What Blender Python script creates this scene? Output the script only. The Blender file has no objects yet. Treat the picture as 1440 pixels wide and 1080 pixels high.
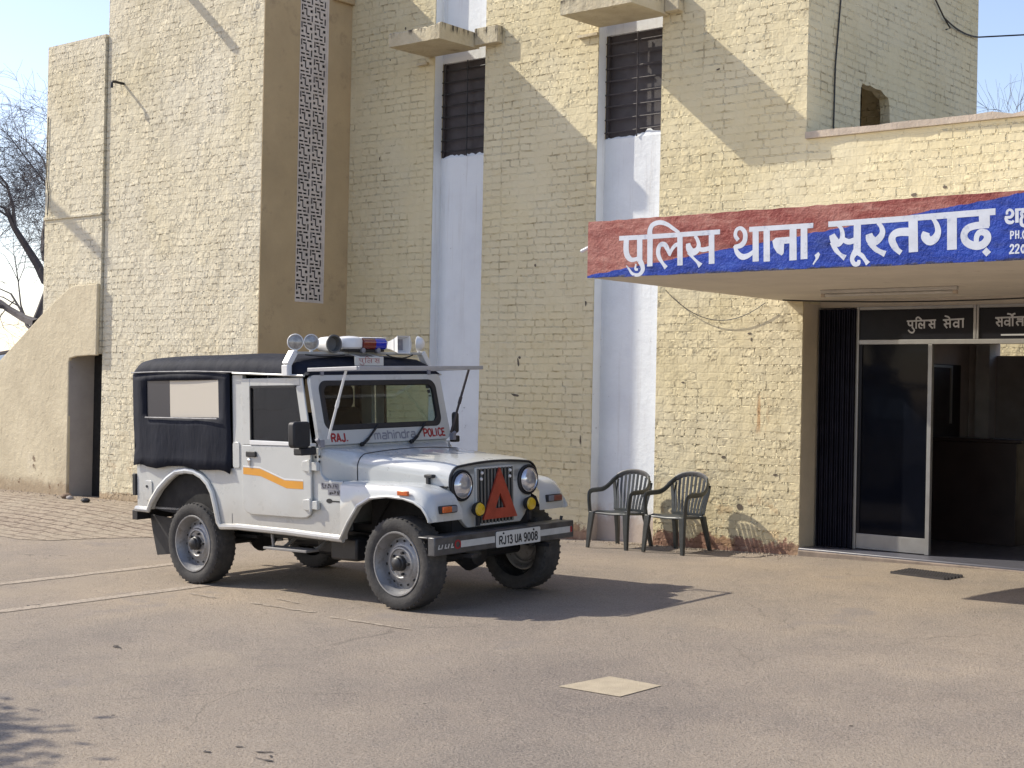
import bpy, bmesh, math, random
from mathutils import Vector, Matrix, Quaternion
R = math.radians
S = bpy.context.scene
C = S.collection
random.seed(7)

# ------------------------------------------------------------------ camera, sky, sun, exposure
cam_data = bpy.data.cameras.new('camera')
cam_data.sensor_width = 36.0
cam_data.lens = 2070.8 / 1440 * 36
cam_data.clip_start = 0.1
cam_data.clip_end = 3000
cam = bpy.data.objects.new('camera', cam_data)
C.objects.link(cam)
yaw, pitch, roll = 0.6947, -0.0044, 0.0199
fw = Vector((-math.sin(yaw) * math.cos(pitch), math.cos(yaw) * math.cos(pitch), -math.sin(pitch)))
rt = Vector((math.cos(yaw), math.sin(yaw), 0))
up = rt.cross(fw)
r2 = math.cos(roll) * rt + math.sin(roll) * up
u2 = -math.sin(roll) * rt + math.cos(roll) * up
cam.matrix_world = Matrix(((r2.x, u2.x, -fw.x, 0), (r2.y, u2.y, -fw.y, 0), (r2.z, u2.z, -fw.z, 1.581), (0, 0, 0, 1)))
S.camera = cam

SUN_TRAVEL = Vector((1.15, 0.415, -1.0)).normalized()
world = bpy.data.worlds.new('World')
S.world = world
world.use_nodes = True
wn = world.node_tree
sky = wn.nodes.new('ShaderNodeTexSky')
sky.sky_type = 'NISHITA'
sky.sun_disc = False
sky.sun_elevation = math.asin(-SUN_TRAVEL.z)
sky.sun_rotation = math.atan2(-SUN_TRAVEL.x, -SUN_TRAVEL.y)
sky.air_density = 1.0
sky.dust_density = 0.7
sky.ozone_density = 1.0
tint = wn.nodes.new('ShaderNodeMix'); tint.data_type = 'RGBA'; tint.blend_type = 'MULTIPLY'
tint.inputs[0].default_value = 1.0; tint.inputs[7].default_value = (1.0, 0.90, 0.92, 1)
wn.links.new(sky.outputs[0], tint.inputs[6])
wn.links.new(tint.outputs[2], wn.nodes['Background'].inputs[0])
wn.nodes['Background'].inputs[1].default_value = 0.15
sun_data = bpy.data.lights.new('sun', 'SUN')
sun_data.energy = 3.5
sun_data.angle = R(0.5)
sun_data.color = (1.0, 0.935, 0.80)
sun = bpy.data.objects.new('sun', sun_data)
sun.rotation_euler = SUN_TRAVEL.to_track_quat('-Z', 'Y').to_euler()
sun.location = (-20, -8, 25)
C.objects.link(sun)
S.view_settings.view_transform = 'Standard'
S.view_settings.look = 'None'
S.view_settings.exposure = 0.70
S.view_settings.gamma = 1.0
S.cycles.max_bounces = 8

# ------------------------------------------------------------------ materials
def srgb(r, g, b):
    f = lambda c: (c / 255 / 12.92) if c / 255 <= 0.04045 else ((c / 255 + 0.055) / 1.055) ** 2.4
    return (f(r), f(g), f(b), 1)

class NT:
    def __init__(self, name):
        self.m = bpy.data.materials.new(name)
        self.m.use_nodes = True
        self.t = self.m.node_tree
        self.b = self.t.nodes['Principled BSDF']
        self.out = self.t.nodes['Material Output']
        self._pos = None
    def n(self, typ, **kw):
        x = self.t.nodes.new(typ)
        for k, v in kw.items():
            setattr(x, k, v)
        return x
    def l(self, a, b):
        self.t.links.new(a, b)
    def pos(self, obj=False):
        if self._pos is None:
            self._pos = self.n('ShaderNodeTexCoord').outputs['Object'] if obj else self.n('ShaderNodeNewGeometry').outputs['Position']
        return self._pos
    def noise(self, scale, detail=4, rough=0.6, vec=None, out=0):
        x = self.n('ShaderNodeTexNoise')
        x.inputs['Scale'].default_value = scale
        x.inputs['Detail'].default_value = detail
        x.inputs['Roughness'].default_value = rough
        self.l(vec if vec is not None else self.pos(), x.inputs['Vector'])
        return x.outputs[out]
    def math(self, op, a, b=None, c=None, clamp=False):
        x = self.n('ShaderNodeMath', operation=op, use_clamp=clamp)
        for i, v in enumerate((a, b, c)):
            if v is None: continue
            if isinstance(v, (int, float)): x.inputs[i].default_value = v
            else: self.l(v, x.inputs[i])
        return x.outputs[0]
    def ramp(self, fac, stops):
        x = self.n('ShaderNodeValToRGB')
        e = x.color_ramp.elements
        while len(e) > 1: e.remove(e[-1])
        e[0].position = stops[0][0]; e[0].color = stops[0][1]
        for p, c in stops[1:]:
            k = e.new(p); k.color = c
        self.l(fac, x.inputs[0])
        return x.outputs[0]
    def step(self, fac, a, b):
        x = self.n('ShaderNodeMapRange', interpolation_type='SMOOTHSTEP')
        self.l(fac, x.inputs[0])
        x.inputs[1].default_value = a; x.inputs[2].default_value = b
        return x.outputs[0]
    def mix(self, fac, a, b, mode='MIX'):
        x = self.n('ShaderNodeMix', data_type='RGBA', blend_type=mode)
        for i, v in ((0, fac), (6, a), (7, b)):
            if isinstance(v, (int, float)): x.inputs[i].default_value = v
            elif isinstance(v, tuple): x.inputs[i].default_value = v
            else: self.l(v, x.inputs[i])
        return x.outputs[2]
    def bump(self, height, dist, strength=1.0):
        x = self.n('ShaderNodeBump')
        x.inputs['Strength'].default_value = strength
        x.inputs['Distance'].default_value = dist
        self.l(height, x.inputs['Height'])
        self.l(x.outputs[0], self.b.inputs['Normal'])
        return x
    def set(self, **kw):
        for k, v in kw.items():
            i = self.b.inputs[k.replace('_', ' ')]
            if isinstance(v, (int, float, tuple)): i.default_value = v
            else: self.l(v, i)
    def sep(self):
        x = self.n('ShaderNodeSeparateXYZ'); self.l(self.pos(), x.inputs[0]); return x.outputs

def simple(name, col, rough=0.6, metal=0.0, var=0.12, scale=6.0, bscale=60.0, bdist=0.0, dirt=None, obj=False, coat=0.0, spec=0.5):
    m = NT(name); m.pos(obj)
    n1 = m.noise(scale, 5)
    lo = tuple(c * (1 - var) for c in col[:3]) + (1,)
    hi = tuple(min(1, c * (1 + var)) for c in col[:3]) + (1,)
    base = m.ramp(n1, [(0.3, lo), (0.7, hi)])
    if dirt:
        d = m.step(m.noise(scale * 2.3, 8, 0.7), dirt[1], dirt[1] + 0.15)
        base = m.mix(m.math('MULTIPLY', d, dirt[2]), base, dirt[0])
    m.set(Base_Color=base, Metallic=metal, Coat_Weight=coat, Specular_IOR_Level=spec)
    r = m.ramp(m.noise(scale * 1.7, 4), [(0.3, (rough * 0.85,) * 3 + (1,)), (0.7, (min(1, rough * 1.15),) * 3 + (1,))])
    m.set(Roughness=r)
    if bdist: m.bump(m.noise(bscale, 5, 0.6), bdist, 1.0)
    return m.m

def brick(name, col, depth=1.0, rust=None, wear_z=None, wear_col=(0.30, 0.175, 0.125, 1), chips=0.0, rough_noise=1.0):
    m = NT(name)
    x, y, z = m.sep()
    w = m.n('ShaderNodeCombineXYZ')
    m.l(m.math('ADD', x, y), w.inputs[0]); m.l(z, w.inputs[1])
    def warp(vec, scale, amt, detail=2):
        dn = m.n('ShaderNodeTexNoise'); dn.inputs['Scale'].default_value = scale; dn.inputs['Detail'].default_value = detail
        m.l(m.pos(), dn.inputs['Vector'])
        dv = m.n('ShaderNodeVectorMath', operation='MULTIPLY_ADD')
        m.l(dn.outputs['Color'], dv.inputs[0]); dv.inputs[1].default_value = (amt, amt * .7, 0); m.l(vec, dv.inputs[2])
        return dv.outputs[0]
    v = warp(warp(w.outputs[0], 2.0, 0.05), 13, 0.017, 3)
    def courses(width, smooth_, mortar, squash):
        bt = m.n('ShaderNodeTexBrick', squash=squash, squash_frequency=2, offset=0.5)
        m.l(v, bt.inputs['Vector'])
        bt.inputs['Color1'].default_value = (0, 0, 0, 1); bt.inputs['Color2'].default_value = (1, 1, 1, 1); bt.inputs['Mortar'].default_value = (.5, .5, .5, 1)
        bt.inputs['Scale'].default_value = 1; bt.inputs['Brick Width'].default_value = width; bt.inputs['Row Height'].default_value = 0.083
        bt.inputs['Mortar Size'].default_value = mortar; bt.inputs['Mortar Smooth'].default_value = smooth_
        return bt
    bt = courses(0.245, 0.22, 0.0085, 0.55)
    cs = m.n('ShaderNodeSeparateColor'); m.l(bt.outputs['Color'], cs.inputs[0])
    face = m.math('SUBTRACT', 1.0, bt.outputs['Fac'])
    # paint has closed most joints; open ones come in runs
    openj = m.step(m.noise(2.6, 4, .6), 0.40, 0.58)
    lip = m.step(m.noise(9, 3, .6), 0.40, 0.62)
    depth_ = m.math('MULTIPLY_ADD', m.math('MULTIPLY', openj, lip), 0.80, 0.07)
    h = m.math('SUBTRACT', 1.0, m.math('MULTIPLY', bt.outputs['Fac'], depth_))
    h = m.math('MULTIPLY_ADD', m.math('MULTIPLY', cs.outputs[0], m.math('MULTIPLY', face, openj)), 0.42, h)
    h = m.math('MULTIPLY_ADD', m.noise(8, 2, 0.5), 0.45 * rough_noise, h)
    h = m.math('MULTIPLY_ADD', m.noise(34, 3, 0.55), 0.18 * rough_noise, h)
    m.bump(h, 0.030 * depth, 1.0)
    big = m.noise(0.8, 6, 0.65)
    c0 = tuple(a * b for a, b in zip(col[:3], (0.88, 0.86, 0.80))) + (1,)
    c1 = tuple(min(1, a * b) for a, b in zip(col[:3], (1.05, 1.07, 1.12))) + (1,)
    base = m.ramp(big, [(0.30, c0), (0.5, col), (0.72, c1)])
    base = m.mix(m.math('MULTIPLY', cs.outputs[0], 0.10), base, tuple(a * b for a, b in zip(col[:3], (.80, .78, .72))) + (1,))
    # dust and shade-dark crevices only along some open bed joints
    dash = m.math('MULTIPLY', m.step(bt.outputs['Fac'], .35, .8), m.math('MULTIPLY', m.step(m.noise(4.2, 5, .65), .56, .64), .55))
    base = m.mix(dash, base, tuple(a * b for a, b in zip(col[:3], (.34, .29, .24))) + (1,))
    sv = m.n('ShaderNodeMapping'); sv.inputs['Scale'].default_value = (3.2, 3.2, 0.35); m.l(m.pos(), sv.inputs[0])
    st = m.step(m.noise(1.6, 6, 0.65, vec=sv.outputs[0]), 0.54, 0.75)
    base = m.mix(m.math('MULTIPLY', st, 0.16), base, tuple(a * b for a, b in zip(col[:3], (0.62, 0.56, 0.48))) + (1,))
    ch = m.step(m.noise(13, 4, 0.7), 0.735 - chips, 0.75 - chips)
    base = m.mix(m.math('MULTIPLY', ch, 0.8), base, (0.085, 0.06, 0.045, 1))
    if rust:
        dx = m.math('ABSOLUTE', m.math('SUBTRACT', x, rust[0])); dz = m.math('ABSOLUTE', m.math('SUBTRACT', z, rust[1]))
        sv2 = m.n('ShaderNodeMapping'); sv2.inputs['Scale'].default_value = (22, 22, 2.0); m.l(m.pos(), sv2.inputs[0])
        k = m.math('MULTIPLY', m.math('SUBTRACT', 1.0, m.step(dx, .05, .12)), m.math('SUBTRACT', 1.0, m.step(dz, .10, .24)))
        k = m.math('MULTIPLY', k, m.step(m.noise(1.0, 5, .7, vec=sv2.outputs[0]), .46, .60))
        base = m.mix(m.math('MULTIPLY', k, .75), base, (.42, .17, .05, 1))
    if wear_z is not None:
        zz = m.math('MULTIPLY_ADD', m.noise(4.5, 8, 0.7), -0.42, z)
        wz = m.math('SUBTRACT', 1.0, m.step(zz, wear_z - 0.22, wear_z - 0.19))
        wc = m.ramp(m.noise(8, 6, .7), [(.35, tuple(a * .75 for a in wear_col[:3]) + (1,)), (.6, wear_col), (.75, (.46, .36, .27, 1))])
        base = m.mix(wz, base, wc)
        sc = m.math('MULTIPLY', m.step(m.noise(5, 7, 0.7), 0.56, 0.62), m.math('SUBTRACT', 1.0, m.step(z, wear_z + 0.15, wear_z + 1.1)))
        base = m.mix(m.math('MULTIPLY', sc, 0.45), base, tuple(a * b for a, b in zip(col[:3], (0.70, 0.52, 0.40))) + (1,))
    # repainted and washed-out areas, grime near copings and ledges
    pa = m.step(m.noise(0.55, 3, .5), .50, .56)
    base = m.mix(m.math('MULTIPLY', pa, .22), base, tuple(min(1, a * b) for a, b in zip(col[:3], (1.10, 1.06, .92))) + (1,))
    gr = m.step(m.noise(2.1, 8, .72), .60, .72)
    base = m.mix(m.math('MULTIPLY', gr, .22), base, tuple(a * b for a, b in zip(col[:3], (.70, .66, .60))) + (1,))
    m.set(Base_Color=base, Roughness=0.85, Specular_IOR_Level=0.25)
    return m.m

CREAM = (0.665, 0.58, 0.38, 1)
M = {}
M['brick'] = brick('painted_brick', CREAM, 1.0, rust=(-7.47, 1.40), wear_z=0.13, chips=0.0)
M['brick_high'] = brick('painted_brick_upper', CREAM, 0.95, chips=-0.01)
M['brick_tower'] = brick('painted_brick_rough', (0.655, 0.59, 0.44, 1), 1.15, wear_z=0.14, wear_col=(0.34, 0.24, 0.16, 1), rough_noise=1.25)
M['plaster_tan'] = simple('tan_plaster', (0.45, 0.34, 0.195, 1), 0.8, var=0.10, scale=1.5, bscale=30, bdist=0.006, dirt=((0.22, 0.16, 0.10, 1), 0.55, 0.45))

def stair_plaster():
    m = NT('stained_plaster')
    x, y, z = m.sep()
    base = m.ramp(m.noise(1.4, 7, 0.65), [(0.3, (0.52, 0.445, 0.31, 1)), (0.6, (0.64, 0.555, 0.39, 1)), (0.8, (0.67, 0.595, 0.45, 1))])
    low = m.math('SUBTRACT', 1.0, m.step(z, 0.2, 1.3))
    fl = m.math('MULTIPLY', m.step(m.noise(3.6, 8, 0.7), 0.60, 0.625), low)
    base = m.mix(m.math('MULTIPLY', fl, 0.9), base, (0.13, 0.075, 0.045, 1))
    bz = m.math('SUBTRACT', 1.0, m.step(m.math('MULTIPLY_ADD', m.noise(5, 6), -0.3, z), -0.02, 0.16))
    base = m.mix(m.math('MULTIPLY', bz, 0.6), base, (0.27, 0.18, 0.11, 1))
    sp = m.step(m.noise(11, 4, 0.7), 0.70, 0.715)
    base = m.mix(m.math('MULTIPLY', sp, 0.7), base, (0.16, 0.11, 0.08, 1))
    m.set(Base_Color=base, Roughness=0.88, Specular_IOR_Level=0.2)
    h = m.math('ADD', m.noise(9, 6, 0.6), m.math('MULTIPLY', m.noise(40, 4), 0.35))
    m.bump(h, 0.014, 0.9)
    return m.m
M['stair'] = stair_plaster()
def whitewash():
    m = NT('whitewash')
    x, y, z = m.sep()
    base = m.ramp(m.noise(1.6, 6, .6), [(.3, (.66, .675, .69, 1)), (.55, (.735, .755, .765, 1)), (.75, (.76, .775, .775, 1))])
    sv = m.n('ShaderNodeMapping'); sv.inputs['Scale'].default_value = (9, 9, .45); m.l(m.pos(), sv.inputs[0])
    dr = m.step(m.noise(1.0, 7, .7, vec=sv.outputs[0]), .52, .70)
    base = m.mix(m.math('MULTIPLY', dr, .30), base, (.50, .47, .43, 1))
    sill = m.math('MULTIPLY', m.step(z, 3.2, 4.3), m.math('SUBTRACT', 1.0, m.step(z, 4.34, 4.36)))
    base = m.mix(m.math('MULTIPLY', m.math('MULTIPLY', sill, dr), .35), base, (.36, .33, .31, 1))
    ch = m.step(m.noise(10, 6, .72), .665, .69)
    base = m.mix(m.math('MULTIPLY', ch, .7), base, (.33, .32, .32, 1))
    lo = m.math('SUBTRACT', 1.0, m.step(m.math('MULTIPLY_ADD', m.noise(6, 6, .7), -.5, z), -.12, .16))
    base = m.mix(m.math('MULTIPLY', lo, .75), base, (.42, .31, .23, 1))
    m.set(Base_Color=base, Roughness=.75, Specular_IOR_Level=.3)
    m.bump(m.math('ADD', m.noise(14, 5, .6), m.math('MULTIPLY', ch, -.6)), .006, 1.0)
    return m.m
M['white'] = whitewash()
M['reveal'] = simple('reveal_plaster', (0.56, 0.48, 0.36, 1), 0.8, var=0.1, scale=3, bscale=40, bdist=0.004, dirt=((0.2, 0.15, 0.1, 1), 0.63, 0.5))
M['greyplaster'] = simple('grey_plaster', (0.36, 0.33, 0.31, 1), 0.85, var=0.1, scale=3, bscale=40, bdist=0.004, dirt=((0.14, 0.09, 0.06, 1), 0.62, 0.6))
M['soffit'] = simple('soffit_plaster', (0.78, 0.71, 0.60, 1), 0.85, var=0.08, scale=2, bscale=30, bdist=0.003, dirt=((0.30, 0.24, 0.18, 1), 0.60, 0.45))
def weathered():
    m = NT('weathered_concrete')
    x, y, z = m.sep()
    base = m.ramp(m.noise(4, 6, .65), [(.3, (.47, .40, .27, 1)), (.6, (.57, .50, .35, 1)), (.8, (.60, .54, .42, 1))])
    sv = m.n('ShaderNodeMapping'); sv.inputs['Scale'].default_value = (16, 16, 1.5); m.l(m.pos(), sv.inputs[0])
    dr = m.step(m.noise(1.0, 6, .7, vec=sv.outputs[0]), .47, .58)
    top = m.step(m.math('MULTIPLY_ADD', m.noise(11, 5, .7), .10, z), 5.665, 5.75)
    base = m.mix(m.math('MULTIPLY', m.math('MULTIPLY', dr, top), .9), base, (.045, .038, .032, 1))
    bl = m.step(m.noise(6, 7, .72), .60, .68)
    base = m.mix(m.math('MULTIPLY', bl, .55), base, (.20, .15, .09, 1))
    m.set(Base_Color=base, Roughness=.88, Specular_IOR_Level=.2)
    m.bump(m.noise(24, 5, .65), .014, 1.0)
    return m.m
M['chajja'] = weathered()
M['coping'] = simple('coping_concrete', (0.46, 0.38, 0.30, 1), 0.85, var=0.15, scale=4, bscale=30, bdist=0.01, dirt=((0.10, 0.075, 0.06, 1), 0.62, 0.8))
M['jali'] = simple('pale_jali', (0.58, 0.52, 0.47, 1), 0.8, var=0.14, scale=4, bscale=50, bdist=0.003, dirt=((0.20, 0.16, 0.13, 1), 0.57, 0.55))
M['dark'] = simple('shade_black', (0.012, 0.011, 0.011, 1), 0.9, var=0.2)  # near-black that puts the shade of openings and recesses into the colour
M['shutter'] = simple('dark_shutter', (0.045, 0.035, 0.035, 1), 0.6, var=0.3, scale=5, dirt=((0.12, 0.09, 0.07, 1), 0.66, 0.5))
M['bar'] = simple('rusty_bar', (0.06, 0.05, 0.05, 1), 0.6, var=0.3)
M['alum'] = simple('dull_aluminium', (0.36, 0.35, 0.33, 1), 0.42, metal=0.6, var=0.1)
M['tint'] = simple('black_glass', (0.005, 0.006, 0.010, 1), 0.06, var=0.1, spec=0.12)
M['signblack'] = simple('black_panel', (0.010, 0.010, 0.013, 1), 0.4, var=0.2, spec=.2)
M['gate'] = simple('gate_paint', (0.012, 0.012, 0.020, 1), 0.75, var=0.3, spec=.12)
M['darkwood'] = simple('dark_wood', (0.024, 0.015, 0.013, 1), 0.45, var=0.3, scale=3)
M['lobby'] = simple('lobby_wall', (0.46, 0.40, 0.37, 1), 0.8, var=0.06)
M['lobbyfloor'] = simple('lobby_floor', (0.10, 0.10, 0.12, 1), 0.4, var=0.1)
M['rust'] = simple('black_iron', (0.02, 0.018, 0.017, 1), 0.5, var=0.3)
M['cable'] = simple('black_cable', (0.02, 0.018, 0.018, 1), 0.6)
M['tube'] = simple('tube_white', (0.55, 0.52, 0.47, 1), 0.5)

def fascia_mat():
    m = NT('painted_fascia')
    x, y, z = m.sep()
    # blue wedge grows to the right; red band above it
    line = m.math('MULTIPLY_ADD', m.math('ADD', x, 7.2), 0.118, 2.532)
    line = m.math('MULTIPLY_ADD', m.math('SUBTRACT', m.noise(9, 3), 0.5), 0.03, line)
    isblue = m.step(m.math('SUBTRACT', line, z), -0.002, 0.004)
    sv = m.n('ShaderNodeMapping'); sv.inputs['Scale'].default_value = (3.0, 1, 14); m.l(m.pos(), sv.inputs[0])
    st = m.noise(1.0, 7, 0.7, vec=sv.outputs[0])
    red = m.ramp(st, [(0.34, (0.16, 0.022, 0.018, 1)), (0.46, (0.25, 0.05, 0.04, 1)), (0.58, (0.33, 0.11, 0.085, 1)), (0.72, (0.44, 0.22, 0.18, 1))])
    fade = m.step(m.noise(1.7, 6, .65), .46, .66)
    red = m.mix(m.math('MULTIPLY', fade, .42), red, (.50, .25, .20, 1))
    blot = m.step(m.noise(7, 6, 0.7), 0.56, 0.68)
    red = m.mix(m.math('MULTIPLY', blot, 0.5), red, (0.42, 0.20, 0.16, 1))
    blue = m.ramp(st, [(0.3, (0.004, 0.018, 0.13, 1)), (0.55, (0.010, 0.046, 0.34, 1)), (0.75, (0.03, 0.09, 0.43, 1))])
    wash = m.step(m.noise(2.4, 7, .7), .52, .70)
    blue = m.mix(m.math('MULTIPLY', wash, .30), blue, (.10, .16, .42, 1))
    edge = m.math('MULTIPLY', m.math('SUBTRACT', 1.0, m.step(m.math('MULTIPLY_ADD', m.noise(14, 6, 0.7), -0.05, z), 2.488, 2.50)), m.step(m.noise(5, 3), 0.45, 0.5))
    base = m.mix(isblue, red, blue)
    base = m.mix(m.math('MULTIPLY', edge, 0.85), base, (0.03, 0.03, 0.05, 1))
    chip = m.step(m.noise(22, 5, 0.7), 0.70, 0.72)
    base = m.mix(m.math('MULTIPLY', chip, 0.55), base, (0.45, 0.38, 0.33, 1))
    m.set(Base_Color=base, Roughness=0.6, Specular_IOR_Level=0.3)
    m.bump(m.noise(26, 5, .65), 0.012)
    return m.m
M['fascia'] = fascia_mat()
M['lettering'] = simple('white_lettering', (0.62, 0.645, 0.70, 1), 0.6, var=0.10, scale=7, dirt=((0.30, 0.34, 0.46, 1), 0.54, 0.65))
M['letter_grey'] = simple('grey_lettering', (0.50, 0.50, 0.50, 1), 0.5)

def ground_mat():
    m = NT('dusty_asphalt')
    n1 = m.noise(0.45, 7, 0.6); n2 = m.noise(2.6, 7, 0.7)
    f = m.math('MULTIPLY_ADD', n1, 0.65, m.math('MULTIPLY', n2, 0.35))
    base = m.ramp(f, [(0.36, (0.265, 0.228, 0.190, 1)), (0.47, (0.325, 0.273, 0.220, 1)), (0.56, (0.36, 0.298, 0.234, 1)), (0.68, (0.42, 0.343, 0.262, 1))])
    tone = m.ramp(m.noise(0.23, 5, .6), [(.34, (.80, .80, .83, 1)), (.5, (1, 1, 1, 1)), (.66, (1.14, 1.11, 1.04, 1))])
    base = m.mix(1.0, base, tone, 'MULTIPLY')
    sp = m.noise(75, 3, 0.8)
    base = m.mix(m.math('MULTIPLY', m.step(sp, 0.53, 0.62), 0.55), base, (0.43, 0.37, 0.31, 1))
    base = m.mix(m.math('MULTIPLY', m.math('SUBTRACT', 1.0, m.step(sp, 0.37, 0.46)), 0.62), base, (0.10, 0.085, 0.075, 1))
    sp2 = m.noise(26, 5, 0.75)
    base = m.mix(m.math('MULTIPLY', m.math('SUBTRACT', 1.0, m.step(sp2, 0.30, 0.42)), 0.45), base, (0.14, 0.12, 0.105, 1))
    # wandering cracks, only in places
    wv = m.n('ShaderNodeTexNoise'); wv.inputs['Scale'].default_value = 1.6; wv.inputs['Detail'].default_value = 6; m.l(m.pos(), wv.inputs['Vector'])
    wa = m.n('ShaderNodeVectorMath', operation='MULTIPLY_ADD'); m.l(wv.outputs['Color'], wa.inputs[0]); wa.inputs[1].default_value = (.7, .7, 0); m.l(m.pos(), wa.inputs[2])
    ve = m.n('ShaderNodeTexVoronoi', feature='DISTANCE_TO_EDGE'); ve.inputs['Scale'].default_value = 0.42; m.l(wa.outputs[0], ve.inputs['Vector'])
    ck = m.math('MULTIPLY', m.math('SUBTRACT', 1.0, m.step(ve.outputs['Distance'], .001, .0045)), m.step(m.noise(.7, 4), .50, .60))
    base = m.mix(m.math('MULTIPLY', ck, .38), base, (.10, .085, .07, 1))
    # pale dust drifts
    du = m.step(m.noise(0.6, 8, .68), .54, .70)
    base = m.mix(m.math('MULTIPLY', du, .45), base, (.40, .33, .25, 1))
    # grey worn tongues and oily spots
    oil = m.step(m.noise(0.9, 5, 0.6), 0.60, 0.72)
    base = m.mix(m.math('MULTIPLY', oil, 0.5), base, (0.235, 0.212, 0.20, 1))
    vo = m.n('ShaderNodeTexVoronoi'); vo.inputs['Scale'].default_value = 2.2; m.l(m.pos(), vo.inputs['Vector'])
    spot = m.math('SUBTRACT', 1.0, m.step(vo.outputs['Distance'], 0.02, 0.035))
    base = m.mix(m.math('MULTIPLY', spot, 0.8), base, (0.05, 0.04, 0.035, 1))
    m.set(Base_Color=base, Roughness=0.92, Specular_IOR_Level=0.2)
    h = m.math('ADD', m.noise(70, 4, 0.75), m.math('MULTIPLY', m.noise(9, 5), 0.9))
    m.bump(h, 0.016, 1.0)
    return m.m
M['ground'] = ground_mat()

def paving_mat():
    m = NT('worn_brick_paving')
    bt = m.n('ShaderNodeTexBrick')
    dn = m.n('ShaderNodeTexNoise'); dn.inputs['Scale'].default_value = 3
    m.l(m.pos(), dn.inputs['Vector'])
    dv = m.n('ShaderNodeVectorMath', operation='MULTIPLY_ADD'); m.l(dn.outputs['Color'], dv.inputs[0]); dv.inputs[1].default_value = (0.12, 0.12, 0); m.l(m.pos(), dv.inputs[2])
    m.l(dv.outputs[0], bt.inputs['Vector'])
    bt.inputs['Scale'].default_value = 1; bt.inputs['Brick Width'].default_value = 0.30; bt.inputs['Row Height'].default_value = 0.16
    bt.inputs['Mortar Size'].default_value = 0.014; bt.inputs['Mortar Smooth'].default_value = 0.5
    bt.inputs['Color1'].default_value = (0.36, 0.295, 0.225, 1); bt.inputs['Color2'].default_value = (0.31, 0.25, 0.19, 1); bt.inputs['Mortar'].default_value = (0.17, 0.125, 0.095, 1)
    d = m.noise(1.3, 7, 0.7)
    dust = m.step(d, 0.40, 0.62)
    base = m.mix(m.math('MULTIPLY', dust, 0.75), bt.outputs['Color'], (0.37, 0.31, 0.235, 1))
    g = m.step(m.noise(3.5, 6, 0.7), 0.62, 0.7)
    base = m.mix(m.math('MULTIPLY', g, 0.6), base, (0.12, 0.09, 0.07, 1))
    m.set(Base_Color=base, Roughness=0.92, Specular_IOR_Level=0.2)
    h = m.math('MULTIPLY_ADD', bt.outputs['Fac'], -1.0, m.math('MULTIPLY', m.noise(18, 5), 0.9))
    m.bump(h, 0.03, 1.0)
    return m.m
M['paving'] = paving_mat()

def line_mat():
    m = NT('worn_line_paint')
    n = m.step(m.noise(30, 6, 0.75), 0.38, 0.52)
    base = m.mix(n, (0.25, 0.205, 0.165, 1), (0.44, 0.37, 0.29, 1))
    m.set(Base_Color=base, Roughness=0.9, Specular_IOR_Level=0.2)
    m.bump(m.noise(120, 4, 0.7), 0.008)
    return m.m
M['line'] = line_mat()
M['patch'] = simple('pale_floor_square', (0.42, 0.35, 0.245, 1), 0.9, var=0.12, scale=9, bscale=120, bdist=0.006, dirt=((0.28, 0.22, 0.17, 1), 0.58, 0.5))
M['chip'] = simple('chip_brown', (0.12, 0.095, 0.07, 1), 0.95, var=0.3)
M['crack'] = simple('crack_dark', (0.055, 0.046, 0.04, 1), 0.95, var=0.3)
M['bark'] = simple('grey_bark', (0.10, 0.088, 0.088, 1), 0.9, var=0.3, scale=3)
M['leaf'] = simple('leaf_green', (0.05, 0.085, 0.03, 1), 0.6, var=0.3, scale=3)

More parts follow.
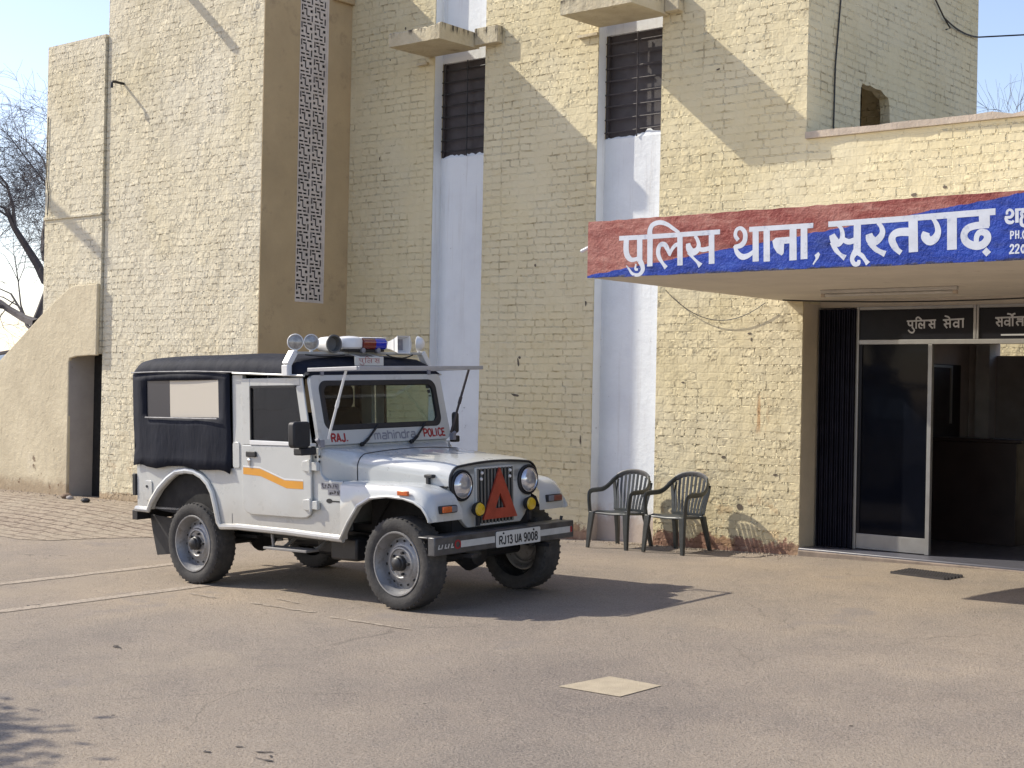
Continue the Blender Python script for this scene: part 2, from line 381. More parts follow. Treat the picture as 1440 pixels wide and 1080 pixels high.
# ------------------------------------------------------------------ mesh helpers
class MB:
    def __init__(self):
        self.v = []; self.f = []; self.mi = []
    def add(self, vs, fs, mi=0):
        o = len(self.v)
        self.v += [tuple(p) for p in vs]
        self.f += [tuple(i + o for i in f) for f in fs]
        self.mi += [mi] * len(fs)
        return self
    def box(self, x0, x1, y0, y1, z0, z1, mi=0, rot=None, piv=None):
        vs = [Vector((x, y, z)) for z in (z0, z1) for y in (y0, y1) for x in (x0, x1)]
        if rot is not None:
            c = Vector(piv) if piv else Vector(((x0 + x1) / 2, (y0 + y1) / 2, (z0 + z1) / 2))
            vs = [rot @ (p - c) + c for p in vs]
        return self.add(vs, [(0, 2, 3, 1), (4, 5, 7, 6), (0, 1, 5, 4), (2, 6, 7, 3), (0, 4, 6, 2), (1, 3, 7, 5)], mi)
    def beam(self, a, b, w, t, upv=(0, 0, 1), mi=0):
        a = Vector(a); b = Vector(b); d = (b - a).normalized()
        s = d.cross(Vector(upv))
        if s.length < 1e-4: s = d.cross(Vector((1, 0, 0)))
        s.normalize(); u = s.cross(d)
        vs = [p + s * (w / 2) * i + u * (t / 2) * j for p in (a, b) for i, j in ((-1, -1), (1, -1), (1, 1), (-1, 1))]
        return self.add(vs, [(0, 1, 2, 3), (7, 6, 5, 4), (0, 4, 5, 1), (1, 5, 6, 2), (2, 6, 7, 3), (3, 7, 4, 0)], mi)
    def prism(self, pts, axis, a, b, mi=0):
        n = len(pts)
        def mk(p, w):
            return {'x': (w, p[0], p[1]), 'y': (p[0], w, p[1]), 'z': (p[0], p[1], w)}[axis]
        vs = [mk(p, a) for p in pts] + [mk(p, b) for p in pts]
        fs = [tuple(range(n)), tuple(range(2 * n - 1, n - 1, -1))] + [(i, i + n, (i + 1) % n + n, (i + 1) % n) for i in range(n)]
        return self.add(vs, fs, mi)
    def loft(self, loops, closed=True, caps=True, mi=0):
        n = len(loops[0]); vs = [p for l in loops for p in l]; fs = []
        for i in range(len(loops) - 1):
            for j in range(n if closed else n - 1):
                k = (j + 1) % n
                fs.append((i * n + j, i * n + k, (i + 1) * n + k, (i + 1) * n + j))
        if caps and closed:
            fs.append(tuple(range(n - 1, -1, -1))); o = (len(loops) - 1) * n
            fs.append(tuple(range(o, o + n)))
        return self.add(vs, fs, mi)
    def tube(self, path, r, n=8, mi=0, caps=True, flat=None):
        path = [Vector(p) for p in path]
        rr = r if isinstance(r, (list, tuple)) else [r] * len(path)
        loops = []; ref = None
        for i, p in enumerate(path):
            d = (path[min(i + 1, len(path) - 1)] - path[max(i - 1, 0)]).normalized()
            if ref is None:
                ref = Vector((0, 0, 1)) if abs(d.z) < 0.9 else Vector((1, 0, 0))
            s = d.cross(ref)
            if s.length < 1e-5: s = d.orthogonal()
            s.normalize(); u = s.cross(d).normalized(); ref = u
            fx, fy = flat if flat else (1, 1)
            loops.append([p + s * math.cos(2 * math.pi * k / n) * rr[i] * fx + u * math.sin(2 * math.pi * k / n) * rr[i] * fy for k in range(n)])
        return self.loft(loops, True, caps, mi)
    def lathe(self, prof, org, axis, n=24, mi=0, close=False):
        org = Vector(org); ax = Vector(axis).normalized(); s = ax.orthogonal().normalized(); u = ax.cross(s)
        loops = [[org + ax * h + (s * math.cos(2 * math.pi * k / n) + u * math.sin(2 * math.pi * k / n)) * r for k in range(n)] for r, h in prof]
        if close: loops.append(loops[0])
        return self.loft(loops, True, False, mi)
    def grid(self, rows, mi=0):
        n = len(rows[0]); vs = [p for r in rows for p in r]
        fs = [(i * n + j, i * n + j + 1, (i + 1) * n + j + 1, (i + 1) * n + j) for i in range(len(rows) - 1) for j in range(n - 1)]
        return self.add(vs, fs, mi)
    def build(self, name, mats, parent=None, smooth=35, bevel=0.0, solid=0.0, keep=False):
        me = bpy.data.meshes.new(name)
        off = Vector((0, 0, 0))
        me.from_pydata(self.v, [], self.f)
        mats = mats if isinstance(mats, (list, tuple)) else [mats]
        for m in mats: me.materials.append(m)
        me.polygons.foreach_set('material_index', self.mi)
        bm = bmesh.new(); bm.from_mesh(me)
        bmesh.ops.recalc_face_normals(bm, faces=bm.faces)
        bm.to_mesh(me); bm.free()
        if smooth:
            me.shade_smooth(); me.set_sharp_from_angle(angle=R(smooth))
        o = bpy.data.objects.new(name, me); C.objects.link(o)
        if parent is not None:
            o.parent = parent
            if keep:
                r = parent
                while r.parent: r = r.parent
                o.matrix_parent_inverse = Matrix.Translation(-r.location) if parent is r else Matrix.Identity(4)
        if solid:
            md = o.modifiers.new('thickness', 'SOLIDIFY'); md.thickness = solid; md.offset = 0
        if bevel:
            md = o.modifiers.new('edge', 'BEVEL'); md.width = bevel; md.segments = 2; md.limit_method = 'ANGLE'; md.angle_limit = R(40)
            md.harden_normals = False
        return o

def empty(name, loc, label, cat, group=None):
    o = bpy.data.objects.new(name, None); C.objects.link(o); o.location = loc
    o.empty_display_size = 0.3
    o['label'] = label; o['category'] = cat
    if group: o['group'] = group
    return o
def tag(o, label=None, cat=None, group=None, kind=None):
    for k, v in (('label', label), ('category', cat), ('group', group), ('kind', kind)):
        if v: o[k] = v
    return o
def rrect(hw, h0, h1, r, n=5, hw_top=None):
    """rounded rectangle loop in (u, v)"""
    ht = hw if hw_top is None else hw_top
    out = []
    for cx, cy, a0 in ((ht - r, h1 - r, 0), (-ht + r, h1 - r, 90), (-hw + r, h0 + r, 180), (hw - r, h0 + r, 270)):
        for k in range(n + 1):
            a = R(a0 + 90 * k / n)
            out.append((cx + r * math.cos(a), cy + r * math.sin(a)))
    return out
def smooth_pts(pts, n=6):
    """Catmull-Rom through the points"""
    if len(pts) < 3: return [tuple(p) for p in pts]
    out = []
    P = [pts[0]] + list(pts) + [pts[-1]]
    for i in range(1, len(P) - 2):
        for k in range(n):
            t = k / n
            out.append(tuple(0.5 * (2 * b + (c - a) * t + (2 * a - 5 * b + 4 * c - d) * t * t + (3 * b - a - 3 * c + d) * t ** 3) for a, b, c, d in zip(P[i - 1], P[i], P[i + 1], P[i + 2])))
    out.append(tuple(pts[-1]))
    return out
def strokes(mb, data, place, lift=0.0004, w=None):
    """painted strokes: each a ribbon of varying width (or a filled outline), each a hair above the last"""
    d = 0.0
    for st in data:
        d += lift
        if len(st[0]) == 2 and w is None:
            n = len(st); mb.add([place(x, z, d) for x, z in st], [tuple(range(n))]); continue
        pts = [(p[0], p[1], p[2] * .93 if len(p) > 2 else w) for p in st]
        pts = smooth_pts(pts)
        L = []; Rr = []
        for i, p in enumerate(pts):
            a = pts[max(i - 1, 0)]; b = pts[min(i + 1, len(pts) - 1)]
            tx, tz = b[0] - a[0], b[1] - a[1]; q = math.hypot(tx, tz) or 1
            nx, nz = -tz / q * p[2] / 2, tx / q * p[2] / 2
            L.append(place(p[0] + nx, p[1] + nz, d + i * 4e-6)); Rr.append(place(p[0] - nx, p[1] - nz, d + i * 4e-6))
        mb.grid([L, Rr])
GLYPH = {
 'R': (.74, [[(0,0),(0,1)],[(0,.95),(.36,.95),(.52,.86),(.52,.62),(.36,.5),(0,.5)],[(.3,.5),(.56,0)]]),
 'J': (.70, [[(.45,1),(.45,.25),(.38,.07),(.24,.03),(.1,.08),(.04,.25)]]),
 '1': (.55, [[(.3,0),(.3,1)],[(.3,.96),(.1,.78)]]),
 '3': (.74, [[(.04,.82),(.14,.96),(.36,.96),(.46,.8),(.38,.6),(.2,.54)],[(.2,.54),(.42,.48),(.52,.28),(.42,.06),(.2,.03),(.02,.18)]]),
 'U': (.74, [[(.04,1),(.04,.3),(.12,.08),(.28,.03),(.44,.08),(.52,.3),(.52,1)]]),
 'A': (.72, [[(0,0),(.28,1)],[(.28,1),(.56,0)],[(.1,.3),(.46,.3)]]),
 '9': (.74, [[(.5,.66),(.44,.9),(.28,.98),(.1,.9),(.04,.68),(.12,.48),(.28,.42),(.44,.5),(.5,.66)],[(.5,.7),(.48,.3),(.36,.06),(.16,.02),(.06,.12)]]),
 '0': (.74, [[(.28,.98),(.1,.84),(.04,.5),(.1,.16),(.28,.02),(.46,.16),(.52,.5),(.46,.84),(.28,.98)]]),
 '8': (.74, [[(.28,.54),(.1,.66),(.1,.88),(.28,.97),(.46,.88),(.46,.66),(.28,.54)],[(.28,.54),(.06,.4),(.06,.12),(.28,.02),(.5,.12),(.5,.4),(.28,.54)]]),
 'P': (.70, [[(0,0),(0,1)],[(0,.95),(.38,.95),(.52,.84),(.52,.6),(.38,.46),(0,.46)]]),
 'O': (.78, [[(.29,.98),(.1,.84),(.03,.5),(.1,.16),(.29,.02),(.48,.16),(.55,.5),(.48,.84),(.29,.98)]]),
 'L': (.60, [[(0,1),(0,0)],[(0,.05),(.46,.05)]]),
 'I': (.34, [[(.06,0),(.06,1)]]),
 'C': (.72, [[(.52,.78),(.42,.95),(.26,.98),(.1,.86),(.03,.5),(.1,.14),(.26,.02),(.42,.05),(.53,.24)]]),
 'E': (.64, [[(0,0),(0,1)],[(0,.95),(.48,.95)],[(0,.52),(.42,.52)],[(0,.05),(.48,.05)]]),
 '.': (.3, [[(.08,0),(.08,.16)]]), ' ': (.34, []),
 'm': (.86, [[(0,0),(0,.7)],[(0,.55),(.12,.68),(.26,.68),(.32,.55),(.32,0)],[(.32,.55),(.44,.68),(.58,.68),(.64,.55),(.64,0)]]),
 'a': (.70, [[(.06,.68),(.4,.68),(.5,.58),(.5,0)],[(.5,.38),(.12,.38),(.02,.22),(.1,.05),(.5,.05)]]),
 'h': (.66, [[(0,0),(0,1)],[(0,.55),(.14,.68),(.36,.68),(.46,.55),(.46,0)]]),
 'n': (.66, [[(0,0),(0,.7)],[(0,.55),(.14,.68),(.36,.68),(.46,.55),(.46,0)]]),
 'i': (.26, [[(.05,0),(.05,.7)],[(.05,.84),(.05,.99)]]),
 'd': (.70, [[(.48,0),(.48,1)],[(.48,.66),(.12,.66),(.02,.5),(.02,.18),(.12,.04),(.48,.04)]]),
 'r': (.44, [[(0,0),(0,.7)],[(0,.52),(.12,.67),(.32,.67)]]),
}
def stroke_text(txt, h, width, place, weight):
    """sans capitals drawn as strokes, centred on (0, 0); place(u, v, d)"""
    adv = sum(GLYPH[c][0] for c in txt) - .18
    k = width / adv; x = -width / 2; data = []
    for c in txt:
        for st in GLYPH[c][1]: data.append([(x + a * k, (b - .5) * h, weight) for a, b in st])
        x += GLYPH[c][0] * k
    mb = MB(); strokes(mb, data, place, .00004); return mb

# ------------------------------------------------------------------ ground
GX, GY = 0.02192, 0.02713
def sst(a, b, x):
    t = min(1, max(0, (x - a) / (b - a))); return t * t * (3 - 2 * t)
def gz(x, y):
    z = GX * (min(-2, max(-14, x)) + 8) + GY * (min(12.5, max(-6, y)) - 10) - 0.045 * sst(10.5, 12, y)
    z -= 0.018 * sst(11.4, 12.1, y)
    return z + 0.17 * sst(-12.5, -16, x) * sst(8.5, 11, y)
def axis_pts(a, b, step, far):
    out = [-far, -far / 3, -far / 8]; x = a
    out = [v for v in out if v < a - step]
    while x <= b + 1e-6: out.append(x); x += step
    return out + [v for v in (far / 8, far / 3, far) if v > b + step]
xs = axis_pts(-42, 14, 0.35, 900); ys = axis_pts(-14, 26, 0.35, 900)
g = MB().grid([[(x, y, gz(x, y)) for x in xs] for y in ys]).build('ground', M['ground'])
tag(g, 'dusty brown grey asphalt yard in front of the station', 'ground', kind='structure')

def sheet(name, poly_rows, mat, lift, label, cat):
    o = MB().grid([[(x, y, gz(x, y) + lift) for x, y in r] for r in poly_rows]).build(name, mat)
    return tag(o, label, cat, kind='structure')
rows = []
rnd = random.Random(3)
for i in range(60):
    x = -32 + i * (20.0 / 59)
    yf = 8.9 + (x + 14.6) * 0.62 if x > -14.6 else 8.9
    yf += 0.16 * math.sin(x * 2.3) + 0.10 * math.sin(x * 5.1 + 1) + rnd.uniform(-0.06, 0.06)
    rows.append([(x, yf + (11.6 - yf) * k / 16) for k in range(17)])
sheet('paving', rows, M['paving'], 0.005, 'uneven brick paving beside the stair wall', 'paving')

def strip(a, b, w, seed):
    r = random.Random(seed); n = 26; out = []
    for i in range(n + 1):
        t = i / n; x = a[0] + (b[0] - a[0]) * t; y = a[1] + (b[1] - a[1]) * t
        ww = w / 2 * (1 + r.uniform(-0.22, 0.22)); x += r.uniform(-0.006, 0.006)
        out.append([(x - ww, y), (x, y), (x + ww, y)])
    return out
sheet('parking_line', strip((-11.6, 3.4), (-11.24, 8.75), 0.14, 1), M['line'], 0.004, 'worn cream painted line reaching the rear wheel', 'marking')
sheet('parking_line', strip((-10.25, 3.0), (-9.80, 8.05), 0.14, 2), M['line'], 0.004, 'worn cream painted line ending beside the rear tyre', 'marking')
def thin(name, pts, w, mat, label, seed=0):
    r = random.Random(seed)
    out = []
    for i, (x, y) in enumerate(pts):
        a = pts[max(i - 1, 0)]; b = pts[min(i + 1, len(pts) - 1)]
        q = math.hypot(b[0] - a[0], b[1] - a[1]) or 1
        nx, ny = -(b[1] - a[1]) / q, (b[0] - a[0]) / q
        k = w / 2 * r.uniform(0.25, 1.3) * (0.2 if i in (0, len(pts) - 1) else 1)
        out.append([(x + nx * k, y + ny * k), (x - nx * k, y - ny * k)])
    return sheet(name, out, mat, 0.0045, label, 'marking')
for i, (a, b) in enumerate([((-8.75, 7.40), (-7.95, 7.36)), ((-8.72, 7.66), (-8.38, 7.60)), ((-7.75, 7.30), (-6.85, 7.22)), ((-9.55, 7.45), (-9.15, 7.43))]):
    n = 14; r = random.Random(20 + i)
    thin('scrape_mark', [(a[0] + (b[0] - a[0]) * k / n, a[1] + (b[1] - a[1]) * k / n + r.uniform(-.012, .012)) for k in range(n + 1)], 0.035, M['line'], 'faint pale scrape on the asphalt near the front wheel', i)
# pale square let into the asphalt
pq = [(-4.93, 6.36), (-4.86, 6.745), (-4.487, 6.706), (-4.505, 6.345)]
rows = [[(pq[0][0] * (1 - u) * (1 - v) + pq[3][0] * u * (1 - v) + pq[1][0] * (1 - u) * v + pq[2][0] * u * v,
          pq[0][1] * (1 - u) * (1 - v) + pq[3][1] * u * (1 - v) + pq[1][1] * (1 - u) * v + pq[2][1] * u * v) for u in (0, .25, .5, .75, 1)] for v in (0, .25, .5, .75, 1)]
sheet('floor_marking', rows, M['patch'], 0.004, 'pale cream square set in the asphalt', 'marking')
def crack(cx, cy, n, seed, spread=0.12):
    r = random.Random(seed)
    for k in range(n):
        x = cx + r.uniform(-spread, spread) * 1.5; y = cy + r.uniform(-spread, spread) * 0.5
        a = r.uniform(-0.5, 0.5); L = r.uniform(0.03, 0.13)
        pts = [(x + L * t * math.cos(a) + r.uniform(-.008, .008), y + L * t * math.sin(a) + r.uniform(-.008, .008)) for t in (0, .25, .5, .75, 1)]
        thin('ground_crack', pts, 0.018, M['crack'], 'small dark crack in the dusty asphalt', seed * 9 + k)
crack(-7.993, 5.663, 3, 1, 0.06); crack(-5.258, 4.363, 5, 2, 0.14); crack(-4.2, 4.3, 4, 3, 0.12); crack(-10.04, 6.35, 2, 4, 0.05); crack(-12.9, 8.3, 5, 5, 0.3); crack(-6.0, 11.6, 4, 6, 0.5)

# ------------------------------------------------------------------ police station (one building)
W = 12.85; B = 11.43; BX = -13.435
bld = empty('police_station', (-10, W, 0.0), 'cream painted brick police station with a red and blue signboard canopy', 'building')
def part(mb, name, mat, parent=None, **k):
    return mb.build(name, mat, parent or bld, keep=True, **k)
TOP = 7.3; TH = 0.35; SY = 11.34
S1 = (-12.01, -11.205); S2 = (-9.58, -8.742); DX = -7.03
mb = MB()
for a, b in ((BX, S1[0]), (S1[1], S2[0]), (S2[1], DX)):
    mb.box(a, b, W, W + TH, -0.3, TOP)
rc = random.Random(17)
def chip(x, z, w, h, tilt=0.0):
    n = 7; pts = []
    for k in range(n):
        a = 2 * math.pi * k / n; q = rc.uniform(.65, 1.1)
        u, v = w / 2 * q * math.cos(a), h / 2 * q * math.sin(a)
        pts.append((x + u * math.cos(tilt) - v * math.sin(tilt), W - .004, z + u * math.sin(tilt) + v * math.cos(tilt)))
    mb.add(pts, [tuple(range(n))], 1)
for q in ((-10.62, 1.90, .03, .10, .2), (-10.60, 1.955, .05, .04, 0), (-10.66, 1.53, .13, .03, -.15), (-10.40, 2.99, .03, .04, 0), (-9.68, 2.55, .025, .07, 0), (-9.72, 1.05, .02, .12, 0),
          (-10.33, .62, .09, .05, .3), (-10.20, .60, .06, .03, 0), (-7.62, 2.20, .05, .03, 0), (-7.60, 2.14, .02, .05, 0), (-7.70, .46, .10, .06, 0), (-12.6, 5.9, .03, .03, 0), (-12.75, 5.6, .025, .03, 0), (-12.5, 5.95, .03, .04, 0), (-12.9, 4.4, .02, .05, 0), (-5.90, 3.47, .08, .04, 0), (-5.6, 3.52, .05, .03, 0), (-6.4, 3.33, .03, .03, 0), (-8.30, 3.3, .03, .03, 0), (-8.05, 4.9, .06, .02, .2), (-8.4, 1.7, .05, .02, 0), (-7.9, .95, .07, .03, .1), (-7.3, .80, .06, .03, 0)):
    chip(*q)
part(mb, 'front_wall', [M['brick'], M['chip']], smooth=0)
mb = MB().box(DX, 4.0, W, W + TH, 2.97, 4.09)
part(mb, 'parapet_wall', M['brick_high'], smooth=0)
# coping, slightly broken along its edge
r = random.Random(5); rows = []
for i in range(60):
    x = DX + 0.003 + i * (11.03 / 59)
    j = lambda s: r.uniform(-s, s)
    zt = 4.155 + j(.006) - (0.03 if r.random() < .10 else 0); yo = W - 0.035 + j(.006) + (0.02 if r.random() < .1 else 0)
    rows.append([(x, W + TH + .03, 4.093), (x, W + TH + .03, zt), (x, yo, zt), (x, yo, 4.093)])
part(MB().loft(rows), 'coping', M['coping'], smooth=30)
# upper storey's end wall, seen above the low roof, with a broken hole
EY0, EY1 = W + TH + 0.001, 17.0
prof_ = [(EY0, 3.6), (13.985, 3.6), (13.986, 4.70), (14.0, 4.80), (14.03, 4.845), (14.12, 4.835), (14.2, 4.85), (14.33, 4.835), (14.45, 4.845), (14.56, 4.80), (14.63, 4.79), (14.665, 4.70), (14.678, 4.55), (14.68, 3.6), (EY1, 3.6)]
def end_wall():
    return MB().loft([[(DX - .002, y, z), (DX - .002, y, TOP), (DX - .11, y, TOP), (DX - .11, y, z)] for y, z in prof_])
part(end_wall(), 'end_wall', M['brick_high'], smooth=0)
part(MB().box(DX - 1.4, DX - 1.3, EY0, 16.6, 3.61, 6.5), 'inner_wall', simple('dim_room', (.05, .04, .033, 1), .9), smooth=0)
part(MB().box(DX - 0.0, 4.0, W + TH + .001, 17.0, 3.45, 3.6), 'low_roof', M['coping'], smooth=0)
part(MB().box(-16.6, DX - TH - .003, W + TH + .002, 17.0, TOP - .35, TOP - .1), 'high_roof', M['coping'], smooth=0)
part(MB().box(-16.6, DX - TH - .003, 16.7, 16.99, -.3, TOP - .36), 'rear_wall', M['brick_high'], smooth=0)
# stair block that stands forward of the front wall
part(MB().box(-16.55, BX - 0.012, B, W + TH, -0.3, 7.17), 'stair_block', M['brick_tower'], smooth=0)
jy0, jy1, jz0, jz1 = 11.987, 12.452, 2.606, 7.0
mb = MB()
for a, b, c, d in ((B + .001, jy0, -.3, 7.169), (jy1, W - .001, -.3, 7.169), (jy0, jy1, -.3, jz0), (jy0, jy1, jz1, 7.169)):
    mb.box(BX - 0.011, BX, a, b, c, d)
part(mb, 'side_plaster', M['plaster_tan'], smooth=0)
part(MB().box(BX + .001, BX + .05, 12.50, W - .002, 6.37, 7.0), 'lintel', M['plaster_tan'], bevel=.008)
# pierced cement screen: two columns of tiles with a stepped key pattern
jl = empty('jali_screen', (0, 0, 0), '', ''); 
for k in ('label', 'category'): del jl[k]
jl.parent = bld; jl.matrix_parent_inverse = Matrix.Translation(-bld.location)
fr = MB()
for a, b, c, d in ((jy0, jy0 + .012, jz0, jz1), (jy1 - .025, jy1, jz0, jz1), (jy0 + .012, jy1 - .025, jz0, jz0 + .02)):
    fr.box(BX - .009, BX + .004, a, b, c, d)
fo = fr.build('frame', M['jali'], jl, smooth=0)
T = 0.212; wv = (jy1 - jy0 - .037) / 2
SLOTS0 = [(.18, .38, .88, .95), (.50, .82, .88, .95), (.05, .12, .62, .95), (.20, .44, .70, .77), (.38, .45, .36, .70), (.45, .66, .30, .37),
         (.05, .34, .10, .17), (.44, .66, .10, .17), (.80, .88, .06, .40), (.70, .86, .58, .72), (.06, .20, .36, .48)]
SLOTS = [(max(.01, a - .018), min(.99, b + .018), max(.01, c - .014), min(.99, d + .014)) for a, b, c, d in SLOTS0]
ey = sorted({0, 1} | {v for s in SLOTS for v in s[:2]}); ez = sorted({0, 1} | {v for s in SLOTS for v in s[2:]})
def opened(i, j):
    if not (0 <= i < len(ey) - 1 and 0 <= j < len(ez) - 1): return False
    cy, cz = (ey[i] + ey[i + 1]) / 2, (ez[j] + ez[j + 1]) / 2
    return any(s[0] < cy < s[1] and s[2] < cz < s[3] for s in SLOTS)
pan = MB(); rj = random.Random(31)
for n in range(int((jz1 - jz0 - .02) / T) + 1):
    for c in range(2):
        oy = jy0 + .012 + c * wv + rj.uniform(-.0015, .0015); oz = jz0 + .02 + n * T + rj.uniform(-.0015, .0015); fx = BX - .0003 + rj.uniform(-.0008, .0004); bx = BX - .0108
        for i in range(len(ey) - 1):
            for j in range(len(ez) - 1):
                y0, y1, z0, z1 = oy + ey[i] * wv, oy + ey[i + 1] * wv, oz + ez[j] * T, oz + ez[j + 1] * T
                if opened(i, j):
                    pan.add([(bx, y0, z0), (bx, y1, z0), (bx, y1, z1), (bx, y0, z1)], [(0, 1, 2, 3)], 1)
                    for (di, dj, a, b_) in ((-1, 0, (y0, z0), (y0, z1)), (1, 0, (y1, z0), (y1, z1)), (0, -1, (y0, z0), (y1, z0)), (0, 1, (y0, z1), (y1, z1))):
                        if not opened(i + di, j + dj):
                            pan.add([(bx, *a), (bx, *b_), (fx, *b_), (fx, *a)], [(0, 1, 2, 3)], 0)
                else:
                    pan.add([(fx, y0, z0), (fx, y1, z0), (fx, y1, z1), (fx, y0, z1)], [(0, 1, 2, 3)], 0)
pan.build('lattice', [M['jali'], M['dark']], jl, smooth=0)

# recessed whitewashed strips with barred windows and sunshades
REC = 0.145
for n, (a, b) in enumerate((S1, S2)):
    st = MB()
    st.box(a + .001, b - .001, W + REC, W + REC + .15, -.3, 4.34 - .03 * 0)
    st.box(a + .001, b - .001, W + REC, W + REC + .15, 5.48, TOP - .002)
    wp = part(st, 'white_panel', M['white'], smooth=0)
    ja = MB().box(a + .0005, a + .0035, W + .012, W + REC, -.3, TOP - .003).box(b - .0035, b - .0005, W + .012, W + REC, -.3, TOP - .003)
    ja.build('jamb_plaster', M['white'], wp, smooth=0)
    wi = MB().box(a + .004, b - .004, W + REC + .045, W + REC + .06, 4.341, 5.479)
    wo = part(wi, 'window', M['shutter'], smooth=0)
    for q in ((a + .004, a + .035, 4.341, 5.479), (b - .035, b - .004, 4.341, 5.479)):
        MB().box(q[0], q[1], W + REC + .012, W + REC + .044, q[2], q[3]).build('frame', M['bar'], wo, smooth=0)
    bars = MB(); rr = random.Random(n)
    for k in range(8):
        z = 4.42 + k * .138
        bars.tube([(a + .004, W + REC - .004, z + rr.uniform(-.008, .008)), ((a + b) / 2, W + REC - .004 + rr.uniform(-.004, .004), z), (b - .004, W + REC - .004, z + rr.uniform(-.006, .006))], .0075, 6)
    bars.tube([((a + b) / 2 + .02, W + REC - .014, 4.343), ((a + b) / 2 + .012, W + REC - .014, 5.478)], .007, 6)
    bars.build('window_bars', M['rust'] if n == 0 else M['alum'] and M['bar'], wo)
    # ragged whitewash lip on the sill
    lip = MB(); rows = []
    for k in range(25):
        x = a + .005 + (b - a - .01) * k / 24
        h = .012 + rr.random() * .03 + (.045 * math.exp(-((k - 17) / 2.5) ** 2) if n else 0)
        rows.append([(x, W + REC + .0, 4.338), (x, W + REC + .02, 4.341 + h), (x, W + REC + .044, 4.341 + h * .7)])
    lip.grid(rows).build('sill', M['white'], wp)
    # sunshade slab with a worn front edge
    cx0, cx1 = (-12.10, -11.30) if n == 0 else (-9.57, -8.66)
    yb, yf = W - .002, 12.16
    rows = []
    N = 22
    for k in range(N + 1):
        t = k / N; x = cx0 + (cx1 - cx0) * t
        zt = 5.70 + rr.uniform(-.008, .008) + (.035 * math.exp(-((t - .97) / .06) ** 2) if n == 0 else 0)
        y = yf + rr.uniform(-.006, .006)
        rows.append([(x, yb, 5.545), (x, y, 5.535), (x, y - .004, zt - .02), (x, y + .03, zt), (x, yb, 5.72 + rr.uniform(-.004, .004))])
    sh = part(MB().loft(rows), 'sunshade', M['chajja'], smooth=30)
    # lintel stub that the slab grows from
    MB().box(cx1 + .003, b + .26, W - .10, W - .003, 5.56, 5.76).build('bearing_stub', M['chajja'], sh, smooth=0, bevel=.008)
    MB().box(a - .26, cx0 - .003, W - .04, W - .003, 5.46, 5.49).build('drip_ledge', M['chajja'], sh, smooth=0)

gt_ = MB(); rg = random.Random(23)
def pebble(x, y, s):
    z = gz(x, y); k = [(x + s * rg.uniform(.6, 1.3) * math.cos(a), y + s * rg.uniform(.6, 1.3) * math.sin(a), z) for a in (0.3, 1.5, 2.8, 4.0, 5.2)]
    gt_.add(k + [(x + s * rg.uniform(-.3, .3), y + s * rg.uniform(-.3, .3), z + s * rg.uniform(.5, 1.1))], [(i, (i + 1) % 5, 5) for i in range(5)])
for k in range(420): pebble(rg.uniform(-9.6, -7.0), W - abs(rg.gauss(0, .16)) - .01, rg.uniform(.004, .016))
for k in range(160): pebble(rg.uniform(-16.4, -13.5), B - abs(rg.gauss(0, .15)) - .01, rg.uniform(.005, .02))
for k in range(300): pebble(rg.uniform(-20, -16.6), SY - abs(rg.gauss(0, .18)) - .01, rg.uniform(.005, .022))
for k in range(700): pebble(rg.uniform(-12, -2.5), rg.uniform(3.2, 11.8), rg.uniform(.002, .008))
tag(gt_.build('gravel', simple('grit', (.30, .24, .18, 1), .9, var=.35, scale=30), smooth=0), 'loose grit along the wall foot and across the yard', 'gravel', kind='stuff')

# door recess
DY = 13.16
part(MB().box(DX + .0005, DX + .004, W + .012, DY + .06, -.2, 2.49), 'door_reveal', M['reveal'], smooth=0)
part(MB().box(DX - TH + .3, DX - .003, W + TH + .001, 17.06, -.3, 3.44), 'lobby_side_wall', M['lobby'], smooth=0)
part(MB().box(3.6, 4.0, W + .01, 17.0, -.3, 3.44), 'far_side_wall', M['brick_high'], smooth=0)
# front of the lobby right of the doorway (outside the picture)
part(MB().box(-3.5, 3.599, W + .012, W + TH, -.3, 2.96), 'front_wall', M['brick'], smooth=0)
part(MB().box(DX + .005, -3.505, DY + .03, DY + .10, 2.46, 2.96), 'door_header', M['reveal'], smooth=0)
# threshold
part(MB().box(DX + .005, -3.505, W - .02, 17.4, -.25, 0.105), 'threshold', M['lobbyfloor'], bevel=.01)
part(MB().box(DX + .006, -3.506, W - .03, W + .14, -.25, 0.085), 'threshold_step', simple('worn_step', (.25, .20, .16, 1), .85, var=.25, scale=9), bevel=.01)
